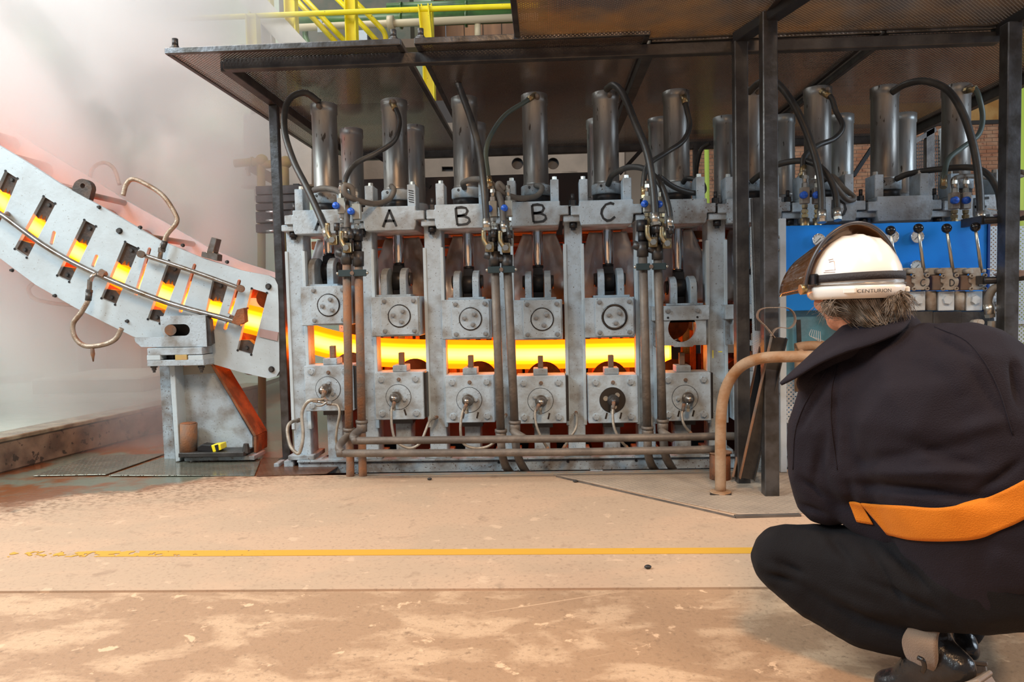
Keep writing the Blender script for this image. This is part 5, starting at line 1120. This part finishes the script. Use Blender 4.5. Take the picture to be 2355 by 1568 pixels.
def sheet(top, bot, nu, nv, m, name, lift=.004, parent=jk):
    T, B = spl(top, nu), spl(bot, nu); bm = bmesh.new(); g = []
    for a, c in zip(T, B):
        row = []
        for k in range(nv+1):
            p = a.lerp(c, k/nv); q = drape(p.x, p.y, lift); row.append(bm.verts.new(q) if q else None)
        g.append(row)
    for i in range(nu):
        for k in range(nv):
            q = [g[i][k], g[i+1][k], g[i+1][k+1], g[i][k+1]]
            if all(q) and max((q[0].co-q[2].co).length, (q[1].co-q[3].co).length) < .12: bm.faces.new(q).smooth = True
    bmesh.ops.recalc_face_normals(bm, faces=bm.faces); bmesh.ops.smooth_vert(bm, verts=bm.verts, factor=.4, use_axis_x=True, use_axis_y=True, use_axis_z=True)
    me = bpy.data.meshes.new(name); bm.to_mesh(me); bm.free(); o = link(name, me, m, parent); md = o.modifiers.new('s', 'SOLIDIFY'); md.thickness = .003; md.offset = 0; return o
sheet([(1978,1152),(2040,1158),(2082,1160),(2160,1165),(2235,1152),(2300,1128),(2360,1098),(2400,1075)], [(2043,1228),(2075,1236),(2105,1241),(2180,1243),(2250,1237),(2310,1215),(2360,1190),(2400,1165)], 46, 8, ORNG, 'waist_band', .005)
sheet([(1952,1150),(1965,1150),(1982,1155)], [(1972,1200),(1990,1203),(2012,1206)], 8, 6, ORNG, 'band_end', .004)
def seam(pts, r=.0016):
    q = [drape(p.x, p.y, .001) for p in spl(pts, 24)]; q = [a for a in q if a]
    if len(q) > 3: MB().tube(q, r, 6, 1).build('seam', NAVY, jk)
seam([(1903,850),(1868,900),(1842,950),(1828,1000),(1824,1080)]); seam([(1925,840),(1912,900),(1912,980),(1926,1080)]); seam([(2150,752),(2230,790),(2290,880),(2330,1000)])
# collar: broad turned-down flap
o_ = [(2096,738,1.90),(2070,765,1.865),(2010,792,1.87),(1945,812,1.90),(1885,838,1.94),(1835,868,1.97),(1795,888,2.0)]
m_ = [(2084,728,1.93),(2050,748,1.90),(1995,768,1.91),(1935,790,1.94),(1880,818,1.98),(1830,852,2.01),(1800,880,2.03)]
i_ = [(2070,722,1.99),(2020,728,1.985),(1975,740,1.985),(1932,765,2.0),(1893,795,2.03),(1855,830,2.07),(1810,872,2.09)]
bm = bmesh.new(); rows = [catmull([W(*p) for p in L_], 5) for L_ in (o_, m_, i_)]
rr = [[bm.verts.new(p) for p in r] for r in rows]
for A, B in zip(rr, rr[1:]):
    for k in range(len(A)-1): bm.faces.new((A[k], A[k+1], B[k+1], B[k])).smooth = True
me = bpy.data.meshes.new('collar'); bm.to_mesh(me); bm.free(); o = link('collar', me, NAVY, jk)
md = o.modifiers.new('b', 'SUBSURF'); md.levels = md.render_levels = 1; md = o.modifiers.new('s', 'SOLIDIFY'); md.thickness = .007
blob('neck_stand', [[(2060,770,1.97,60),(1985,785,2.0,60),(1925,830,2.04,50),(1870,880,2.06,38)]], NAVY, jk, vox=.008, smooth=6)
# boots
SOLE = mat('boot_sole', (.20, .14, .10), .6, 0, (.32, .25, .19), 9, .5, .3, 60)
def boot(ankle, heel, ball, toe, name, sh):
    bt = blob(name, [[sh, ankle], [ankle, (heel[0], heel[1], heel[2], heel[3])], [ankle, ball], [ball, toe], [heel, ball]], LEATH, per, vox=.005, smooth=5, nz=.0015)
    h, b_, t_ = [W(*q[:3]) for q in (heel, ball, toe)]
    d = (b_-h).normalized(); dn = V((0,0,-1)); sd = d.cross(V((0,0,1))).normalized(); n_ = sd.cross(d)*-1
    if n_.z > 0: n_ = -n_
    MB().prism([h-d*.045+n_*.038-sd*.037, h-d*.045+n_*.038+sd*.037, h+d*.03+n_*.042+sd*.038, h+d*.03+n_*.042-sd*.038], n_*.026).build('heel_block', SOLE, bt, bev=.004)
    MB().prism([h-d*.05+n_*.028-sd*.039, h-d*.05+n_*.028+sd*.039, b_+n_*.036+sd*.042, t_+n_*.03+sd*.03, t_+n_*.03-sd*.03, b_+n_*.036-sd*.042], n_*.011).build('sole', SOLE, bt, bev=.003)
    return bt
b1 = boot((2155,1500,1.88,47), (2205,1535,1.83,38), (2085,1570,1.93,40), (2045,1572,1.96,34), 'left_boot', (2140,1452,1.9,42))
boot((2212,1480,2.08,34), (2222,1492,2.06,30), (2190,1495,2.22,33), (2170,1492,2.3,28), 'right_boot', (2208,1450,2.1,32))
MB().tube([W(2112,1512,1.83), W(2122,1518,1.82), W(2126,1532,1.82), W(2122,1544,1.83)], .006, 8).build('boot_strap', LEATH, b1)
# trouser cuff with pale lining
bm = bmesh.new(); ax = (W(2185,1500,1.86)-W(2040,1440,1.97)).normalized(); cc = W(2150,1472,1.885); e1 = ax.orthogonal().normalized(); e2 = ax.cross(e1); R = []
for k, (h, r) in enumerate(((-.05, .066), (-.02, .070), (.018, .070), (.026, .066), (.0, .056))):
    R.append([bm.verts.new(cc+ax*(h+.006*math.sin(3*t+k))+(e1*math.cos(t)+e2*math.sin(t))*r*(1+.06*math.sin(2*t+k*.4)+.04*math.sin(5*t))) for t in [2*pi*i/40 for i in range(40)]])
for A, B in zip(R, R[1:]):
    for k in range(40): bm.faces.new((A[k], A[(k+1)%40], B[(k+1)%40], B[k])).smooth = True
me = bpy.data.meshes.new('cuff_lining'); bm.to_mesh(me); bm.free(); link('cuff_lining', me, clothmat('grey_lining', (.24,.17,.12), (.13,.10,.08)), tr)
# ---- hard hat in the head frame
HW = mat('helmet_shell', (.86, .82, .76), .22, 0, coat=.4); HC = C-u*.004; HS = .915
hel = MB(); prof = [(.128, 0), (.127, .02), (.122, .045), (.112, .070), (.096, .095), (.072, .117), (.040, .131), (.012, .135), (.0005, .1355)]
R = []; SG = 56
def hp(r, z, t, dr=0):
    x, y = math.cos(t), math.sin(t); a = x*(r*.94+dr); b_ = y*(r*1.16+dr)-.006
    rz = sum(math.exp(-((a-c)/.013)**2) for c in (-.042, 0, .042))*.0065*max(0, min(1, (z-.03)/.05))
    return HC+(s_*a+f*b_+u*(z+rz))*HS
for r, z in prof: R.append([hel.bm.verts.new(hp(r, z, 2*pi*k/SG)) for k in range(SG)])
for A, B in zip(R, R[1:]):
    for k in range(SG): hel.bm.faces.new((A[k], A[(k+1)%SG], B[(k+1)%SG], B[k])).smooth = True
sk = [(.128, 0), (.126, -.006), (.131, -.010), (.133, -.018), (.128, -.036), (.117, -.046), (.112, -.046)]; R = []
for r, z in sk:
    row = []
    for k in range(SG):
        t = 2*pi*k/SG; pk = max(0, math.sin(t))**6*.045 if z < -.008 else 0     # the peak, on the far side
        row.append(hel.bm.verts.new(hp(r, z+(pk*.2 if pk else 0), t)+f*pk))
    R.append(row)
for A, B in zip(R, R[1:]):
    for k in range(SG): hel.bm.faces.new((A[k], A[(k+1)%SG], B[(k+1)%SG], B[k])).smooth = True
ho = hel.build('hard_hat', HW, per, label='white hard hat with raised bronze visor')
def hring(z0, z1, dr, m, name, t0=0, t1=2*pi, n=64, wav=0):
    b = MB(); R = []
    for k in range(n+1):
        t = t0+(t1-t0)*k/n; r = .128-.0004*0; w = wav*math.sin((k/n)*pi*3)
        R.append([b.bm.verts.new(hp(r, z, t, q)+u*w) for z, q in ((z0, dr), (z1, dr-.001), (z1, dr-.004), (z0, dr-.004))])
    for A, B in zip(R, R[1:]):
        for q in range(4): b.bm.faces.new((A[q], B[q], B[(q+1)%4], A[(q+1)%4])).smooth = True
    return b.build(name, m, ho)
hring(.004, .026, .005, mat('elastic_band', (.022,.018,.02), .7, 0, bump=.3, bscale=200), 'elastic_strap', wav=.0015)
hring(-.006, -.003, .006, STEEL, 'spring_wire', pi*1.0, 2*pi)
def hbox(t, z, w, h, m, name, d=.012):
    c = hp(.128, z, t, .008); tn = (hp(.128, z, t+.02)-hp(.128, z, t-.02)).normalized()
    return MB().bar(c-tn*w/2, c+tn*w/2, d, h, u).build(name, m, ho, bev=.003)
hbox(pi*1.02, .012, .035, .030, KNOB, 'left_clip'); hbox(pi*1.97, .018, .042, .030, mat('clip_blue', (.02,.025,.045), .5), 'right_clip'); hbox(pi*1.99, -.003, .02, .008, STEEL, 'hook')
for t in (pi*1.28, pi*1.78): hbox(t, -.024, .030, .016, HW, 'raised_lug', .010)
# brand lettering moulded on the rear skirt
fc = bpy.data.curves.new('t', 'FONT'); fc.body = 'CENTURION'; fc.size = .0165; fc.align_x = 'CENTER'; fc.extrude = .0003; fc.space_character = 1.0
to = bpy.data.objects.new('t', fc); COL.objects.link(to); dg = bpy.context.evaluated_depsgraph_get(); me = bpy.data.meshes.new_from_object(to.evaluated_get(dg)); bpy.data.objects.remove(to)
tc_ = pi*1.56-.40
for v in me.vertices:
    x, y, z = v.co; t = tc_+x/.135; v.co = hp(.1315, -.031+y*.82, t, .0035+z*.5+ -.0*y) 
me.name = 'lettering'; me.materials.clear(); link('lettering', me, INK, ho)
fm = mat('faint_print', (.62,.45,.40), .5)
def hstroke(pts, w=.0016):
    b = MB(); P = [hp(.128, z, t, .0) for t, z in pts]; b.tube([p+(p-HC).normalized()*.001 for p in P], w, 5, 1, smooth=False); b.build('faint_mark', fm, ho)
def hz(z):    # shell radius at height z, so marks sit on the shell
    for (r0, z0), (r1, z1) in zip(prof, prof[1:]):
        if z0 <= z <= z1: return r0+(r1-r0)*(z-z0)/(z1-z0)
    return .128
def hs2(pts): b = MB(); b.tube([hp(hz(z), z, t, .0015) for t, z in pts], .0008, 5, 1, smooth=False); b.build('faint_mark', fm, ho)
hs2([(pi*1.10,.036),(pi*1.18,.036),(pi*1.16,.062),(pi*1.12,.060)]); hs2([(pi*1.09,.031),(pi*1.18,.030)]); hs2([(pi*1.11,.066),(pi*1.15,.068)])
# visor: rim arch and bronze screen raised off the crown
def arc(a, k):   # k 0 = rim near crown, 1 = far edge
    return HC+s_*((.129-.012*k)*math.cos(a))+u*((.170-.045*k)*math.sin(a)-.012-.010*k)+f*(.004+.185*k)-f*.028*math.sin(a)
VIS = bpy.data.materials.new('bronze_visor'); VIS.use_nodes = True; n = VIS.node_tree.nodes; L = VIS.node_tree.links; b0 = n['Principled BSDF']
b0.inputs['Base Color'].default_value = (.16,.065,.022,1); b0.inputs['Roughness'].default_value = .07; b0.inputs['Metallic'].default_value = .35; b0.inputs['Coat Weight'].default_value = 1
tn_ = n.new('ShaderNodeBsdfTransparent'); tn_.inputs[0].default_value = (.55,.30,.14,1); mx = n.new('ShaderNodeMixShader'); mx.inputs[0].default_value = .30
L.new(b0.outputs[0], mx.inputs[1]); L.new(tn_.outputs[0], mx.inputs[2]); L.new(mx.outputs[0], n['Material Output'].inputs[0])
wv = n.new('ShaderNodeTexNoise'); wv.inputs['Scale'].default_value = 14; wv.inputs['Distortion'].default_value = 1.5; bp = n.new('ShaderNodeBump'); bp.inputs['Strength'].default_value = .35; bp.inputs['Distance'].default_value = .01
tcv = n.new('ShaderNodeTexCoord'); L.new(tcv.outputs['Object'], wv.inputs[0]); L.new(wv.outputs['Fac'], bp.inputs['Height']); L.new(bp.outputs[0], b0.inputs['Normal'])
bm = bmesh.new(); g = [[bm.verts.new(arc(-.05+(pi+.1)*i/40, k/8)) for k in range(9)] for i in range(41)]
for i in range(40):
    for k in range(8): bm.faces.new((g[i][k], g[i+1][k], g[i+1][k+1], g[i][k+1])).smooth = True
me = bpy.data.meshes.new('visor_screen'); bm.to_mesh(me); bm.free(); o = link('visor_screen', me, VIS, ho); md = o.modifiers.new('s', 'SOLIDIFY'); md.thickness = .0015
MB().tube([arc(-.05+(pi+.1)*i/40, 0) for i in range(41)], .0048, 8, 1, smooth=False).build('visor_rim', mat('rim_grey', (.06,.055,.06), .3, .2), ho)
for a in (0, pi): MB().cyl(arc(a, .02), arc(a, .02)+(arc(a, .02)-HC).normalized()*.014, .014, seg=14).build('visor_pivot', BRASS if a else KNOB, ho)
# hair: combed strands under the hat and a tied tail
HAIR = mat('grey_brown_hair', (.13, .085, .05), .5, 0, (.40, .34, .28), 45, .55)
rnd = random.Random(3); b = MB()
def strand(P, r=.0011):
    b.tube(P, r, 3, 4, rr=lambda t: r*(1-.75*t), cap=False)
for k in range(420):      # back and sides, swept towards the tail
    t = rnd.uniform(pi*.98, pi*2.05); zz = rnd.uniform(-.03, -.06); p0 = hp(.098, -.048, t, rnd.uniform(-.004, .004)); tgt = HP(.052+rnd.gauss(0,.008), -.10+rnd.gauss(0,.006), -.066+rnd.gauss(0,.008))
    mid = p0.lerp(tgt, .5)-f*.018*math.sin(t-pi)*0+u*(-.028-rnd.random()*.032)+(p0.lerp(tgt,.5)-HC).normalized()*.012
    strand([p0, p0.lerp(mid,.5)+u*-.006, mid, mid.lerp(tgt,.5)+u*.004, tgt])
for k in range(330):      # tail tuft
    a = rnd.uniform(0, 2*pi); e = rnd.random()**.5; c0 = HP(.045, -.108, -.050)
    d = (s_*math.cos(a)+u*math.sin(a)*.75)*.036*e; p1 = c0+d-f*rnd.uniform(.012,.035)
    strand([c0+d*.2, c0+d*.8-f*.02, p1+u*-.010+d*.15, p1+u*-.026+d*.35+s_*rnd.gauss(0,.006)], .0010)
for k in range(160):      # temple hair on the left, over the ear
    t = rnd.uniform(pi*.92, pi*1.12); p0 = hp(.094, -.052, t, rnd.uniform(-.003, .004)); q = HP(-.072+rnd.gauss(0,.006), -.03+rnd.gauss(0,.02), -.075+rnd.gauss(0,.012))
    strand([p0, p0.lerp(q,.5)-s_*.008, q, HP(-.03+rnd.gauss(0,.01), -.08, -.085+rnd.gauss(0,.008))])
for k in range(190):      # loose frizz
    sd = rnd.choice((-1, 1, 1)); c0 = HP((.070 if sd > 0 else -.095)+rnd.gauss(0,.008), -.05+rnd.gauss(0,.02), -.060+rnd.gauss(0,.008))
    q = c0+s_*sd*rnd.uniform(.01,.035)+u*rnd.uniform(-.045,-.004); strand([c0, c0.lerp(q,.5)+u*rnd.gauss(0,.006), q+u*rnd.gauss(0,.005)], .0006)
hh = b.build('hair', HAIR, per); hh['kind'] = 'stuff'
def capx(bm):
    R_ = Matrix((s_, f, u)).transposed().to_4x4()
    for c, sx in ((HP(0,-.020,-.035),(.086,.090,.052)), (HP(.045,-.100,-.055),(.033,.030,.027)), (HP(.01,-.055,-.070),(.060,.045,.035))):
        bmesh.ops.create_icosphere(bm, subdivisions=3, radius=1, matrix=Matrix.Translation(c) @ R_ @ Matrix.Diagonal((*sx, 1)))
blob('hair_mass', [], mat('hair_base', (.045,.03,.02), .7, 0, (.09,.07,.055), 50, .5, .6, 120), per, vox=.005, smooth=3, extra=capx, nz=.003)
# ------------------------------------------------------------ steam
st = MB().box(-6.5, -1.72, 5.0, 7.2, .0, 5.2).build('steam_cloud', None); tag(st, 'thick white steam cloud billowing up behind the curved strand guide', 'steam', kind='stuff')
m = bpy.data.materials.new('steam'); m.use_nodes = True; nt = m.node_tree; n = nt.nodes; L = nt.links; n.remove(n['Principled BSDF'])
pv = n.new('ShaderNodeVolumePrincipled'); pv.inputs['Color'].default_value = (.985, .985, .985, 1); pv.inputs['Anisotropy'].default_value = .1
tc = n.new('ShaderNodeTexCoord'); sx = n.new('ShaderNodeSeparateXYZ'); L.new(tc.outputs['Object'], sx.inputs[0])
def mth(op, a, c=None, d=None):
    q = n.new('ShaderNodeMath'); q.operation = op
    for i, v in enumerate((a, c, d)):
        if v is None: continue
        if isinstance(v, (int, float)): q.inputs[i].default_value = v
        else: L.new(v, q.inputs[i])
    return q.outputs[0]
def mr(v, a, b_, c, d):
    q = n.new('ShaderNodeMapRange'); q.interpolation_type = 'SMOOTHSTEP'; L.new(v, q.inputs[0])
    for i, x in zip((1, 2, 3, 4), (a, b_, c, d)): q.inputs[i].default_value = x
    return q.outputs[0]
nz = n.new('ShaderNodeTexNoise'); nz.inputs['Scale'].default_value = .75; nz.inputs['Detail'].default_value = 4; nz.inputs['Roughness'].default_value = .6; nz.inputs['Distortion'].default_value = .5; L.new(tc.outputs['Object'], nz.inputs[0])
# billowing edge: the cloud thins to nothing on its right-hand side
xr = mth('MULTIPLY_ADD', nz.outputs['Fac'], 2.0, -1.0); xe = mth('ADD', sx.outputs[0], xr)
fx = mr(xe, -3.0, -2.0, 1, 0); fz = mr(sx.outputs[2], .3, 2.0, .22, 1); ft = mr(sx.outputs[2], 4.4, 5.2, 1, 0); fy = mr(sx.outputs[1], 5.0, 5.6, .12, 1)
dn = mr(nz.outputs['Fac'], .38, .58, .10, 1.0)
L.new(mth('MULTIPLY', mth('MULTIPLY', mth('MULTIPLY', fx, fz), mth('MULTIPLY', fy, ft)), mth('MULTIPLY', dn, 4.2)), pv.inputs['Density'])
L.new(pv.outputs[0], n['Material Output'].inputs['Volume']); st.data.materials.append(m)
